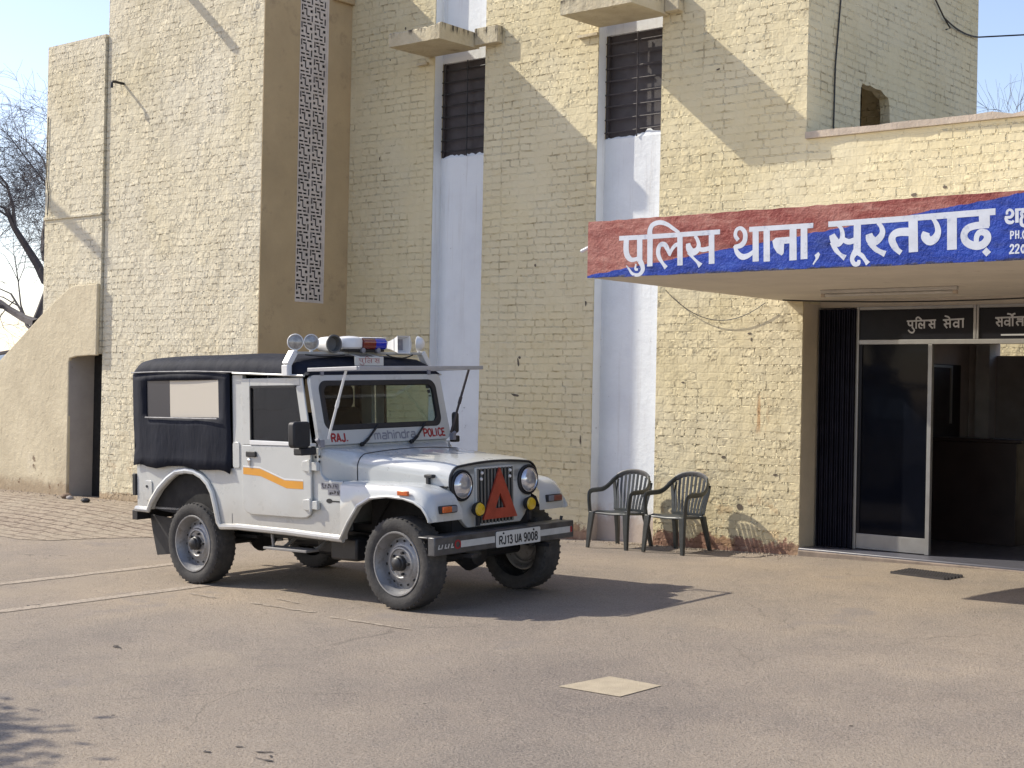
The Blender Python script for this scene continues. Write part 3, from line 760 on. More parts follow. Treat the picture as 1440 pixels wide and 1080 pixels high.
# shallow apron edge in front of the step
door = MB()
Z0 = .108
def bar(x0, x1, z0, z1, y0=DY, y1=DY + .05): door.box(x0, x1, y0, y1, z0, z1)
bar(-6.615, -6.585, Z0, 2.46); bar(-5.872, -5.832, Z0, 2.095); bar(-6.584, -3.52, 2.096, 2.14); bar(-6.584, -5.44, 2.43, 2.459); bar(-5.438, -5.412, 2.141, 2.459); bar(-5.385, -3.52, 2.43, 2.459); bar(-5.407, -5.387, 2.141, 2.459)
bar(DX + .006, DX + .022, Z0, 2.46)
df = part(door, 'door_frame', M['alum'], smooth=0, bevel=.003)
sp = MB().box(-6.584, -5.439, DY + .012, DY + .02, 2.141, 2.429).box(-5.386, -3.52, DY + .012, DY + .02, 2.141, 2.429)
spo = sp.build('sign_panel', M['signblack'], df, smooth=0)
FASCIA=[[(-6.909,2.817,0.04),(-6.628,2.815,0.04),(-6.346,2.816,0.04),(-5.968,2.819,0.04)],[(-6.837,2.812,0.055),(-6.839,2.723,0.055),(-6.822,2.669,0.052),(-6.779,2.639,0.039),(-6.722,2.649,0.032)],[(-6.709,2.811,0.055),(-6.705,2.623,0.055)],[(-6.703,2.629,0.052),(-6.679,2.591,0.045),(-6.676,2.55,0.04),(-6.712,2.518,0.031),(-6.769,2.526,0.026),(-6.808,2.568,0.018),(-6.834,2.596,0.008)],[(-6.74,2.606,0.013),(-6.745,2.565,0.022),(-6.72,2.56,0.019)],[(-6.61,2.813,0.055),(-6.607,2.581,0.055)],[(-6.61,2.812,0.053),(-6.612,2.866,0.048),(-6.585,2.908,0.042),(-6.518,2.922,0.039),(-6.451,2.903,0.034),(-6.391,2.866,0.03),(-6.337,2.832,0.026)],[(-6.33,2.816,0.053),(-6.324,2.577,0.053)],[(-6.452,2.563,0.04),(-6.484,2.599,0.029),(-6.519,2.647,0.039),(-6.531,2.697,0.043),(-6.514,2.742,0.04),(-6.473,2.747,0.042),(-6.442,2.708,0.04),(-6.423,2.661,0.022)],[(-6.423,2.655,0.018),(-6.405,2.7,0.031),(-6.37,2.736,0.034),(-6.337,2.742,0.034)],[(-6.043,2.813,0.053),(-6.037,2.578,0.055)],[(-6.253,2.745,0.04),(-6.245,2.708,0.058),(-6.216,2.676,0.062),(-6.173,2.687,0.052),(-6.156,2.728,0.039),(-6.171,2.772,0.032),(-6.193,2.8,0.029)],[(-6.248,2.678,0.039),(-6.207,2.633,0.023),(-6.164,2.595,0.026),(-6.136,2.567,0.049)],[(-6.17,2.705,0.032),(-6.119,2.689,0.038),(-6.056,2.699,0.038)],[(-5.806,2.747,0.034),(-5.832,2.784,0.034),(-5.821,2.826,0.032),(-5.784,2.835,0.032),(-5.75,2.801,0.04),(-5.749,2.744,0.043),(-5.781,2.707,0.043),(-5.839,2.698,0.032)],[(-5.836,2.707,0.029),(-5.814,2.655,0.04),(-5.772,2.621,0.048),(-5.718,2.627,0.04),(-5.661,2.663,0.029)],[(-5.658,2.823,0.055),(-5.652,2.58,0.057)],[(-5.713,2.823,0.04),(-5.179,2.823,0.04)],[(-5.564,2.817,0.057),(-5.558,2.576,0.057)],[(-5.344,2.817,0.06),(-5.339,2.576,0.065)],[(-5.514,2.727),(-5.486,2.748),(-5.367,2.751),(-5.366,2.702),(-5.415,2.701),(-5.417,2.632),(-5.433,2.615),(-5.473,2.637),(-5.503,2.679)],[(-5.254,2.818,0.058),(-5.249,2.581,0.06)],[(-5.164,2.606),(-5.133,2.628),(-5.12,2.61),(-5.132,2.582),(-5.172,2.536),(-5.179,2.541),(-5.154,2.583)],[(-5.058,2.824,0.043),(-4.656,2.828,0.043),(-4.432,2.83,0.044)],[(-4.432,2.831,0.045),(-3.827,2.839,0.048)],[(-4.83,2.822,0.06),(-4.828,2.603,0.06)],[(-5.028,2.748,0.048),(-5.009,2.707,0.065),(-4.977,2.683,0.055),(-4.948,2.71,0.043),(-4.946,2.755,0.038),(-4.957,2.79,0.03),(-4.98,2.814,0.026)],[(-5.03,2.694,0.032),(-4.995,2.638,0.038),(-4.957,2.6,0.029),(-4.92,2.576,0.047)],[(-4.95,2.716,0.039),(-4.897,2.69,0.043),(-4.841,2.702,0.045)],[(-4.834,2.62,0.06),(-4.855,2.595,0.045),(-4.866,2.562,0.036),(-4.847,2.529,0.036),(-4.817,2.532,0.034),(-4.813,2.557,0.023)],[(-4.827,2.608,0.032),(-4.79,2.587,0.035),(-4.762,2.552,0.03),(-4.742,2.527,0.043)],[(-4.739,2.738,0.053),(-4.726,2.699,0.073),(-4.689,2.683,0.062),(-4.651,2.712,0.053),(-4.636,2.747,0.045),(-4.648,2.786,0.035),(-4.673,2.813,0.029)],[(-4.735,2.68,0.042),(-4.688,2.63,0.04),(-4.649,2.607,0.038),(-4.613,2.59,0.048)],[(-4.41,2.82,0.073),(-4.403,2.594,0.073)],[(-4.43,2.736,0.064),(-4.512,2.738,0.06),(-4.553,2.72,0.056),(-4.564,2.685,0.057),(-4.543,2.64,0.052),(-4.518,2.611,0.04),(-4.494,2.593,0.04)],[(-4.311,2.727,0.055),(-4.318,2.697,0.068),(-4.287,2.665,0.064),(-4.249,2.68,0.062),(-4.227,2.722,0.049),(-4.234,2.766,0.04),(-4.253,2.802,0.031),(-4.27,2.822,0.026)],[(-4.129,2.825,0.074),(-4.125,2.598,0.074)],[(-3.903,2.827,0.081),(-3.901,2.742,0.081)],[(-3.869,2.755,0.051),(-3.972,2.751,0.052),(-4.024,2.73,0.053),(-4.042,2.686,0.053),(-4.02,2.642,0.056),(-3.964,2.617,0.058),(-3.91,2.623,0.058),(-3.879,2.659,0.056),(-3.888,2.696,0.051),(-3.928,2.707,0.045),(-3.952,2.681,0.04),(-3.955,2.633,0.036)],[(-3.885,2.603),(-3.852,2.57),(-3.884,2.541),(-3.914,2.573)],[(-3.747,2.815,0.018),(-3.748,2.833,0.018),(-3.733,2.845,0.018),(-3.715,2.836,0.019),(-3.709,2.815,0.023),(-3.725,2.796,0.022),(-3.763,2.798,0.016)],[(-3.759,2.794,0.017),(-3.743,2.766,0.026),(-3.716,2.76,0.023),(-3.702,2.772,0.016)],[(-3.682,2.842,0.025),(-3.68,2.756,0.025)],[(-3.695,2.842,0.018),(-3.573,2.842,0.018)],[(-3.62,2.83,0.022),(-3.651,2.821,0.021),(-3.645,2.795,0.021),(-3.653,2.775,0.023),(-3.647,2.741,0.023),(-3.618,2.731,0.023)],[(-3.721,2.705,0.01),(-3.72,2.649,0.01)],[(-3.722,2.7,0.01),(-3.706,2.698,0.01),(-3.702,2.688,0.01),(-3.707,2.676,0.01),(-3.721,2.674,0.01)],[(-3.687,2.705,0.01),(-3.686,2.65,0.01)],[(-3.668,2.705,0.01),(-3.667,2.651,0.01)],[(-3.687,2.677,0.01),(-3.667,2.678,0.01)],[(-3.654,2.652,0.011),(-3.647,2.652,0.011)],[(-3.633,2.701,0.01),(-3.641,2.678,0.01),(-3.632,2.651,0.01),(-3.623,2.677,0.01),(-3.633,2.701,0.01)],[(-3.722,2.596,0.012),(-3.716,2.61,0.012),(-3.703,2.607,0.012),(-3.703,2.587,0.012),(-3.724,2.558,0.012)],[(-3.73,2.555,0.012),(-3.696,2.557,0.012)],[(-3.688,2.595,0.012),(-3.682,2.61,0.012),(-3.667,2.608,0.012),(-3.668,2.587,0.012),(-3.687,2.558,0.012)],[(-3.692,2.556,0.012),(-3.66,2.557,0.012)],[(-3.635,2.61,0.012),(-3.648,2.582,0.012),(-3.636,2.555,0.012),(-3.624,2.583,0.012),(-3.635,2.61,0.012)]]
TRANSOM=[[(-6.097,2.315,0.016),(-5.805,2.322,0.016)],[(-6.079,2.315,0.016),(-6.079,2.287,0.016),(-6.064,2.274,0.016),(-6.043,2.277,0.016)],[(-6.041,2.317,0.016),(-6.04,2.251,0.016)],[(-6.04,2.255,0.016),(-6.02,2.23,0.016),(-6.033,2.207,0.016),(-6.06,2.211,0.016),(-6.081,2.232,0.016)],[(-6.002,2.321,0.016),(-6.001,2.243,0.016)],[(-6.002,2.319,0.016),(-5.999,2.344,0.016),(-5.978,2.35,0.016),(-5.948,2.325,0.016)],[(-5.921,2.319,0.016),(-5.92,2.244,0.016)],[(-5.94,2.247,0.016),(-5.968,2.254,0.016),(-5.972,2.283,0.016),(-5.956,2.293,0.016),(-5.942,2.274,0.016),(-5.921,2.288,0.016)],[(-5.82,2.322,0.016),(-5.819,2.244,0.016)],[(-5.876,2.319,0.016),(-5.851,2.308,0.016),(-5.854,2.282,0.016),(-5.877,2.283,0.016)],[(-5.873,2.278,0.016),(-5.836,2.244,0.016)],[(-5.858,2.283,0.016),(-5.82,2.287,0.016)],[(-5.737,2.321,0.016),(-5.531,2.329,0.016)],[(-5.722,2.32,0.016),(-5.704,2.304,0.016),(-5.705,2.283,0.016),(-5.727,2.282,0.016)],[(-5.721,2.278,0.016),(-5.694,2.245,0.016)],[(-5.704,2.286,0.016),(-5.666,2.288,0.016)],[(-5.667,2.324,0.016),(-5.665,2.247,0.016)],[(-5.667,2.324,0.016),(-5.683,2.348,0.016),(-5.719,2.359,0.016)],[(-5.584,2.326,0.016),(-5.583,2.246,0.016)],[(-5.584,2.292,0.016),(-5.616,2.298,0.016),(-5.631,2.278,0.016),(-5.615,2.258,0.016),(-5.583,2.269,0.016)],[(-5.542,2.328,0.016),(-5.541,2.247,0.016)],[(-5.237,2.333,0.016),(-4.971,2.338,0.016),(-4.876,2.339,0.016)],[(-5.224,2.331,0.016),(-5.203,2.316,0.016),(-5.207,2.294,0.016),(-5.229,2.293,0.016)],[(-5.224,2.288,0.016),(-5.194,2.255,0.016)],[(-5.204,2.297,0.016),(-5.174,2.298,0.016)],[(-5.175,2.333,0.016),(-5.173,2.252,0.016)],[(-5.102,2.299,0.016),(-5.134,2.306,0.016),(-5.147,2.288,0.016),(-5.133,2.269,0.016),(-5.101,2.279,0.016)],[(-5.103,2.335,0.016),(-5.101,2.254,0.016)],[(-5.074,2.336,0.016),(-5.073,2.255,0.016)],[(-5.075,2.338,0.016),(-5.091,2.362,0.016),(-5.125,2.369,0.016)],[(-5.075,2.34,0.016),(-5.071,2.363,0.016),(-5.05,2.369,0.016)],[(-4.983,2.337,0.016),(-4.981,2.256,0.016)],[(-4.982,2.296,0.016),(-5.024,2.299,0.016),(-5.036,2.284,0.016),(-5.019,2.26,0.016)],[(-4.982,2.317,0.016),(-5.034,2.32,0.016)],[(-5.18,2.177,0.016),(-4.873,2.178,0.016)]]
PULIS=[[(-0.509,0.132),(0.509,0.131)],[(-0.448,0.13),(-0.448,0.027),(-0.4,-0.023),(-0.327,-0.014)],[(-0.318,0.134),(-0.318,-0.108)],[(-0.318,-0.093),(-0.252,-0.187),(-0.297,-0.27),(-0.388,-0.254),(-0.461,-0.172)],[(-0.182,0.144),(-0.182,-0.141)],[(-0.182,0.138),(-0.17,0.228),(-0.097,0.249),(0.006,0.154)],[(0.1,0.132),(0.1,-0.146)],[(0.03,-0.132),(-0.067,-0.103),(-0.079,0.003),(-0.024,0.037),(0.024,-0.031),(0.097,0.017)],[(0.455,0.133),(0.455,-0.155)],[(0.258,0.126),(0.345,0.086),(0.333,-0.01),(0.252,-0.007)],[(0.267,-0.026),(0.394,-0.152)],[(0.318,-0.007),(0.455,0.003)]]
for keep_ in (lambda s: s[0][0] < -5.41, lambda s: s[0][0] >= -5.41):
    lt = MB(); strokes(lt, [s for s in TRANSOM if keep_(s)], lambda x, z, d: (x, DY + .0105 - d, z), .00008)
    lt.build('lettering', M['letter_grey'], df, smooth=0)
gd = part(MB().box(-6.583, -5.873, DY + .02, DY + .028, .262, 2.095), 'glass_door', M['tint'], smooth=0)
MB().box(-6.583, -5.873, DY + .01, DY + .045, Z0 + .006, .260).build('kick_plate', M['alum'], gd, smooth=0, bevel=.003)
MB().box(-6.583, -6.55, DY + .008, DY + .042, .262, 2.094).build('stile', M['signblack'], gd, smooth=0)
# folded collapsible gate
gt = MB()
for k in range(15):
    x = -7.0 + k * .0265
    gt.box(x, x + .013, DY - .03 + (k % 2) * .012, DY + .0 + (k % 2) * .012, Z0, 2.44)
gt.box(-7.0, -6.62, DY + .016, DY + .024, Z0, 2.44)
part(gt, 'collapsible_gate', M['gate'], smooth=0)

# canopy with its painted fascia
CX0, CX1, CY, CZ0, CZ1 = -7.222, 3.8, 9.597, 2.512, 2.966
can = part(MB().box(CX0 + .004, CX1, CY + .06, W - .003, CZ0 + .0, CZ1 - .12), 'canopy', M['soffit'], bevel=.006)
rows = []; r = random.Random(11)
for k in range(150):
    x = CX0 + (CX1 - CX0) * k / 149
    rows.append([(x, CY + .10, CZ0 + .004), (x, CY + r.uniform(-.002, .002), CZ0 - .004 + r.uniform(-.004, .004)), (x, CY, CZ0 + .02), (x, CY, CZ1 - .02), (x, CY + r.uniform(0, .003), CZ1 + r.uniform(-.004, .006)), (x, CY + .10, CZ1)])
MB().loft(rows).build('fascia', M['fascia'], can, smooth=30)
lt = MB(); strokes(lt, FASCIA, lambda x, z, d: (x, CY - .0007 - d, z), .000012)
lt.build('painted_lettering', M['lettering'], can, smooth=0)

# lobby: back wall with an opening to the yard, pier, inner walls
part(MB().box(DX + .006, -6.71, 16.9, 17.05, .106, 3.44), 'lobby_back_wall', M['lobby'], smooth=0)
part(MB().box(-6.709, -5.0, 16.9, 17.05, 2.26, 3.44).box(-4.999, -3.51, 16.9, 17.05, .106, 3.44), 'lobby_back_wall', M['lobby'], smooth=0)
part(MB().box(-6.70, -5.55, 16.92, 17.0, .56, 2.10), 'inner_partition', simple('partition_grey', (.26, .235, .225, 1), .8), smooth=0)
part(MB().box(-6.87, -6.705, 16.72, 16.899, .106, 3.44), 'lobby_pier', simple('pier_paint', (0.42, 0.40, 0.38, 1), .8), smooth=0)
part(MB().box(-3.51, -3.45, DY + .11, 16.899, .106, 3.44), 'lobby_side_wall', M['lobby'], smooth=0)
part(MB().box(DX + .005, -3.52, DY + .101, 16.89, 3.30, 3.44), 'lobby_ceiling', M['lobby'], smooth=0)
mr = part(MB().box(-7.02, -7.0, 15.55, 16.6, 1.05, 1.98), 'wall_cupboard', M['darkwood'], smooth=0)
MB().box(-6.999, -6.98, 15.60, 15.66, 1.06, 1.97).box(-6.999, -6.985, 16.3, 16.34, 1.3, 1.97).box(-6.999, -6.985, 15.661, 16.299, 1.94, 1.97).build('pale_trim', M['alum'], mr, smooth=0)

# tower and stair wall at the far end
TY = 11.395
sk = lambda x: x * 1.008
sz = lambda z: 1.581 + (z - 1.581) * 1.008
part(MB().box(sk(-17.76), -16.57, TY, 12.6, 1.96, sz(6.13)).box(sk(-17.76), sk(-17.055), TY, 12.6, -.3, 1.959).box(sk(-17.054), -16.57, TY + .5, 12.6, -.3, 1.959), 'stair_tower', M['brick_tower'], smooth=0)
part(MB().box(sk(-17.77), -16.565, TY - .02, TY - .001, 3.785, 3.825), 'ledge_band', M['brick_tower'], smooth=0, bevel=.006)
SY0, SY1 = 11.345, TY - .002
sw = [(-25.5, -.3), (-25.5, -.2), (-22.4, .0), (-19.9, 1.17), (-18.846, 1.79), (-17.77, 2.45), (-17.55, 2.58), (-17.09, 2.82), (-16.97, 2.855), (-16.44, 2.87), (-16.44, 1.93), (-16.6, 1.93), (-16.9, 1.915), (-17.04, 1.89), (-17.055, 1.84), (-17.04, -.3)]
sw = [(sk(x), sz(z)) for x, z in sw]
sw_o = part(MB().prism(sw, 'y', SY0, SY1), 'stair_wall', M['stair'], smooth=0, bevel=.012)
part(MB().prism([(-25.4, -.3), (-22.3, -.01), (-17.80, 2.41), (-17.80, -.3)], 'y', SY1 + .003, 12.4), 'stair_flight', M['stair'], smooth=0)
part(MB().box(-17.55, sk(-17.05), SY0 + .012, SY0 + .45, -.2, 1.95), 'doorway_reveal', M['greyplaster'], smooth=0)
part(MB().box(sk(-17.045), -16.56, TY + .35, TY + .36, -.2, 1.94), 'doorway_shade', M['dark'], smooth=0)  # black sheet, its colour standing in for the shaded interior
# unseen rod added to throw the slanting shadow; small outlet pipes follow
part(MB().box(-15.63, -15.55, B - .60, B - .001, 7.00, 7.08), 'shadow_rod', M['coping'], smooth=0)
pp = [(-16.20, B + .03, 5.47), (-16.20, B - .13, 5.475), (-16.20, B - .17, 5.47), (-16.20, B - .185, 5.45), (-16.20, B - .185, 5.39)]
part(MB().tube(pp, .018, 8), 'outlet_pipe', M['rust'])
part(MB().tube([(CX0 - .10, CY + .05, 2.735), (CX0 + .01, CY + .05, 2.775)], .017, 8), 'spout_stub', M['white'])

# yard behind, seen through the doorway
yw = MB().box(-14, 6, 22.0, 22.25, -.3, 2.9).build('yard_wall', M['brick_high'], smooth=0)
tag(yw, 'sunlit cream wall seen through the open doorway behind the lobby', 'wall')
ff = MB().grid([[(x, y, .102) for x in (-9, -6, -3, 0)] for y in (17.41, 19, 22)]).build('yard_floor', M['patch'])
tag(ff, 'sunlit concrete floor of the yard behind the lobby', 'floor', kind='structure')

# reception desk inside the doorway
dk = empty('reception_desk', (-6.1, 14.72, .106), 'tall dark wood desk standing in the shaded lobby', 'desk')
def dpart(mb, n, m, **k): return mb.build(n, m, dk, **k)
# desk front runs from the mullion to the pier
dpart(MB().box(-.62, .50, -.02, .02, 0.0, 1.04), 'front_panel', M['darkwood'], bevel=.004)
dpart(MB().box(-.66, .56, -.05, .55, 1.042, 1.075), 'desk_top', M['darkwood'], bevel=.006)
dpart(MB().box(.46, .50, .021, .52, 0.0, 1.04), 'side_panel', M['darkwood'], bevel=.004)
dpart(MB().box(-.62, -.58, .021, .52, 0.0, 1.04), 'side_panel', M['darkwood'], bevel=.004)

# tube light under the canopy
tl = empty('tube_light', (-5.55, 11.6, CZ0 - .002), 'long unlit tube light fixed under the canopy ceiling', 'lamp')
MB().box(-.62, .62, -.025, .025, -.03, 0).build('batten', M['tube'], tl, bevel=.004)
MB().tube([(-.58, -.0, -.045), (.58, 0, -.045)], .013, 8).build('tube', M['tube'], tl)
for s in (-1, 1): MB().box(s * .60 - .017, s * .60 + .017, -.015, .015, -.062, -.031).build('lamp_holder', M['coping'], tl, smooth=0)

# loose cables
def sag(a, b, s, n=14):
    return [(a[0] + (b[0] - a[0]) * t, a[1] + (b[1] - a[1]) * t, a[2] + (b[2] - a[2]) * t - s * 4 * t * (1 - t)) for t in (k / n for k in range(n + 1))]
tag(MB().tube(sag((-8.62, W - .03, 2.66), (-7.42, W - .05, 2.50), .24), .0045, 5).build('loose_cable', M['cable']), 'thin dark cable drooping from the canopy corner across the brick wall', 'cable')
tag(MB().tube([(DX + .012, 13.52, TOP), (DX + .012, 13.53, 6.2), (DX + .012, 13.49, 5.6), (DX + .012, 13.40, 4.9), (DX + .012, 13.38, 4.05), (DX + .012, 13.38, 3.61)], .0085, 5).build('wall_cable', M['cable']), 'black cable running down the upper end wall beside its corner', 'cable')
wp_ = sag((DX + .015, 15.3, 6.45), (DX + .03, 15.95, 5.92), .03, 6) + sag((DX + .03, 15.95, 5.92), (DX + .02, 16.97, 5.90),   .05, 8)[1:] + sag((DX + .02, 16.97, 5.90), (4.5, 18.2, 5.75), .16, 16)[1:]
oc = MB().tube(wp_, .0095, 5)
oc.tube([(DX + .03, 15.95, 5.92), (DX + .05, 16.08, 5.82), (DX + .04, 15.98, 5.79)], .009, 5)
tag(oc.build('overhead_cable', M['cable']), 'sagging overhead cable crossing the upper wall into the sky', 'cable')
tag(MB().tube(sag((-7.0, 12.4, CZ0 - .02), (-3.6, 12.3, CZ0 - .02), .05), .007, 5).build('ceiling_cable', M['cable']), 'slack cable along the canopy ceiling above the doorway', 'cable')
tag(MB().tube([(-17.85, TY - .012, 5.2), (-17.87, TY - .012, 4.4), (-17.80, TY - .014, 4.1), (-17.80, TY - .03, 3.84)], .006, 5).build('tower_cable', M['cable']), 'thin cable hanging down the edge of the narrow brick tower', 'cable')

# door mat of pierced rubber
mt = MB()
ca = Vector((-5.682, 12.05)); ex = Vector((-5.101, 11.878)) - ca; ey = Vector((-5.647, 12.363)) - ca
for i in range(20):
    for j in range(11):
        for s in (0, 1):
            u0 = (i + .5 * (j % 2)) / 20.5; v0 = j / 11
            p = ca + ex * u0 + ey * v0; q = ca + ex * (u0 + (1 / 20.5 if s == 0 else 0)) + ey * (v0 + (1 / 11 if s else 0))
            z = gz(p.x, p.y)
            mt.beam((p.x, p.y, z + .011), (q.x, q.y, z + .011), .013, .02)
tag(mt.build('door_mat', simple('mat_rubber', (0.035, 0.03, 0.03, 1), .8), smooth=0), 'dark pierced rubber mat on the asphalt before the doorway', 'mat')

# stones and litter near the stair door
def stone(x, y, s, seed, label, mat):
    bm = bmesh.new(); bmesh.ops.create_icosphere(bm, subdivisions=2, radius=s)
    r = random.Random(seed)
    k = [Vector((r.uniform(-1, 1), r.uniform(-1, 1), r.uniform(-1, 1))).normalized() for _ in range(7)]
    for v in bm.verts:
        d = v.co.normalized()
        v.co *= 1 - .28 * max(0, max(d.dot(q) for q in k) - .72) / .28
        v.co.z *= .7; v.co.x *= 1.25
    me = bpy.data.meshes.new('stone'); bm.to_mesh(me); bm.free(); me.materials.append(mat)
    o = bpy.data.objects.new('stone', me); C.objects.link(o); o.location = (x, y, gz(x, y) + s * .5); o.rotation_euler = (0, 0, r.uniform(0, 6))
    tag(o, label, 'stone')
stone(-16.05, 10.88, .055, 1, 'small black stone on the paving before the stair doorway', M['cable'])
stone(-16.72, 11.05, .07, 2, 'flat brown rubble lump at the foot of the stair wall', simple('rubble_brown', (.17, .11, .07, 1), .9))
stone(-16.60, 11.02, .045, 3, 'little grey chip of masonry beside the stair doorway corner', M['greyplaster'])

# far low building beyond the stair wall
fb = empty('far_shed', (-62, 34, 0), 'distant low pale building with a blue grey roof behind the stair wall', 'building')
MB().box(-9, 12, 0, 6, -1, 2.1).build('wall', simple('far_wall', (0.30, 0.31, 0.36, 1), .8), fb, smooth=0)
MB().prism([(-9.4, 2.0), (12.4, 2.0), (12.4, 2.3), (1.5, 2.9), (-9.4, 2.3)], 'y', -.4, 6.4).build('roof', simple('far_roof', (0.33, 0.40, 0.50, 1), .6), fb, smooth=0)

# ------------------------------------------------------------------ trees
def bare_tree(name, loc, label, seed, height, droop, spread, levels=5, lean=(0, 0), group=None, trunk_r=.28, twig_n=5, big=None):
    t = empty(name, loc, label, 'tree', group)
    r = random.Random(seed); tr = MB(); cr = MB()
    def grow(p, d, L, rad, lv):
        n = 4 if lv < 3 else 3
        pts = [p]; q = p; dd = d.copy()
        for i in range(n):
            j = Vector((r.uniform(-1, 1), r.uniform(-1, 1), r.uniform(-1, 1))) * (.14 + .05 * lv)
            dd = (dd + j + Vector((0, 0, -droop * max(0, lv - 2) * .22 + (.05 if lv < 3 else 0)))).normalized()
            q = q + dd * (L / n); pts.append(q)
        rr = [rad * (1 - .5 * i / n) for i in range(n + 1)]
        (tr if lv < 2 else cr).tube(pts, rr, 7 if lv < 2 else (5 if lv == 2 else 3), caps=False)
        if lv >= levels: return
        kids = (3 if lv == 0 else r.randint(3, 4) if lv < 3 else twig_n)
        for k in range(kids):
            at = r.uniform(.4, 1.0) if k else 1.0
            i = min(n - 1, int(at * n)); f = at * n - i
            base = pts[i].lerp(pts[i + 1], f)
            ax = dd.orthogonal().normalized(); ax.rotate(Quaternion(dd, r.uniform(0, 6.28)))
            nd = dd.copy(); nd.rotate(Quaternion(ax, r.uniform(.35, .95) * spread))
            grow(base, nd, L * r.uniform(.58, .85), max(.0045, rr[i] * r.uniform(.45, .62)), lv + 1)
    grow(Vector((0, 0, -.2)), Vector((lean[0], lean[1], 1)).normalized(), height * .36, trunk_r, 0)
    if big:
        for p, d, L, rad in big: grow(Vector(p), Vector(d).normalized(), L, rad, 2)
    tr.build('trunk', M['bark'], t); cr.build('crown', M['bark'], t)
    return t
bare_tree('bare_tree', (-34.45, 22, -.2), 'leafless dark tree with drooping twigs behind the brick tower', 12, 9.8, .13, .85, 6, (-.04, 0), None, .22, 5,
          big=[((-.1, -.2, 3.3), (-1, .1, .22), 3.2, .13), ((0, 0, 4.4), (-.8, 0, .9), 2.2, .13), ((0, -.2, 2.8), (-.9, -.2, -.1), 2.6, .08), ((-.2, .1, 5.0), (-.5, -.1, 1), 2.6, .1), ((-.3, .1, 5.2), (-.2, .2, 1), 2.8, .09), ((-.2, .1, 4.6), (.25, .1, 1), 2.6, .08), ((-.2, 0, 2.9), (-1, .3, .02), 2.8, .06), ((-.1, .1, 2.0), (-.9, .1, .12), 2.6, .06)])
bare_tree('bare_tree', (-11.3, 32, 0), 'bare leafless treetop showing above the parapet', 5, 9.7, .05, .8, 5, (0, 0), None, .16, 5)
# leafy tree left of the camera whose shade falls on the yard
lt_ = empty('leafy_tree', (-11.84, 1.80, gz(-11.84, 1.8)), 'leafy tree beside the yard that throws dappled shade', 'tree')
MB().tube([(0, 0, -.2), (.05, 0, 1.4), (-.05, .1, 2.6), (.1, 0, 3.6)], [.16, .13, .11, .07], 8).tube([(0, .05, 2.2), (.5, .3, 3.2), (.9, .5, 3.9)], [.07, .05, .03], 6).tube([(0, .05, 2.4), (-.5, -.3, 3.3), (-.9, -.5, 4.1)], [.07, .05, .03], 6).build('trunk', M['bark'], lt_)
r = random.Random(77); lv = MB()
for k in range(60):
    c = Vector((r.gauss(0, .52), r.gauss(0, .45), 3.95 + r.gauss(0, .42)))
    for q in range(150):
        p = c + Vector((r.gauss(0, .20), r.gauss(0, .20), r.gauss(0, .12)))
        a = Vector((r.uniform(-1, 1), r.uniform(-1, 1), r.uniform(-.5, .5))).normalized() * .06; b = a.orthogonal().normalized() * .028
        lv.add([p - a, p + b, p + a, p - b], [(0, 1, 2, 3)])
lv.build('crown', M['leaf'], lt_, smooth=0)

up_ = empty('shadow_pole', (-24.9, 9.74, gz(-24.9, 9.74)), 'unseen pole added so its sloping arm shadows the brick tower', 'pole')  # added out of view so its arm casts the slanting tower shadow
MB().tube([(0, 0, -.3), (0, 0, 9.8)], [.14, .09], 10).build('post', M['coping'], up_)
MB().beam((0, 0, 9.55), (3.68, 0, 7.36), .10, .10).build('shadow_arm', M['coping'], up_, smooth=0)

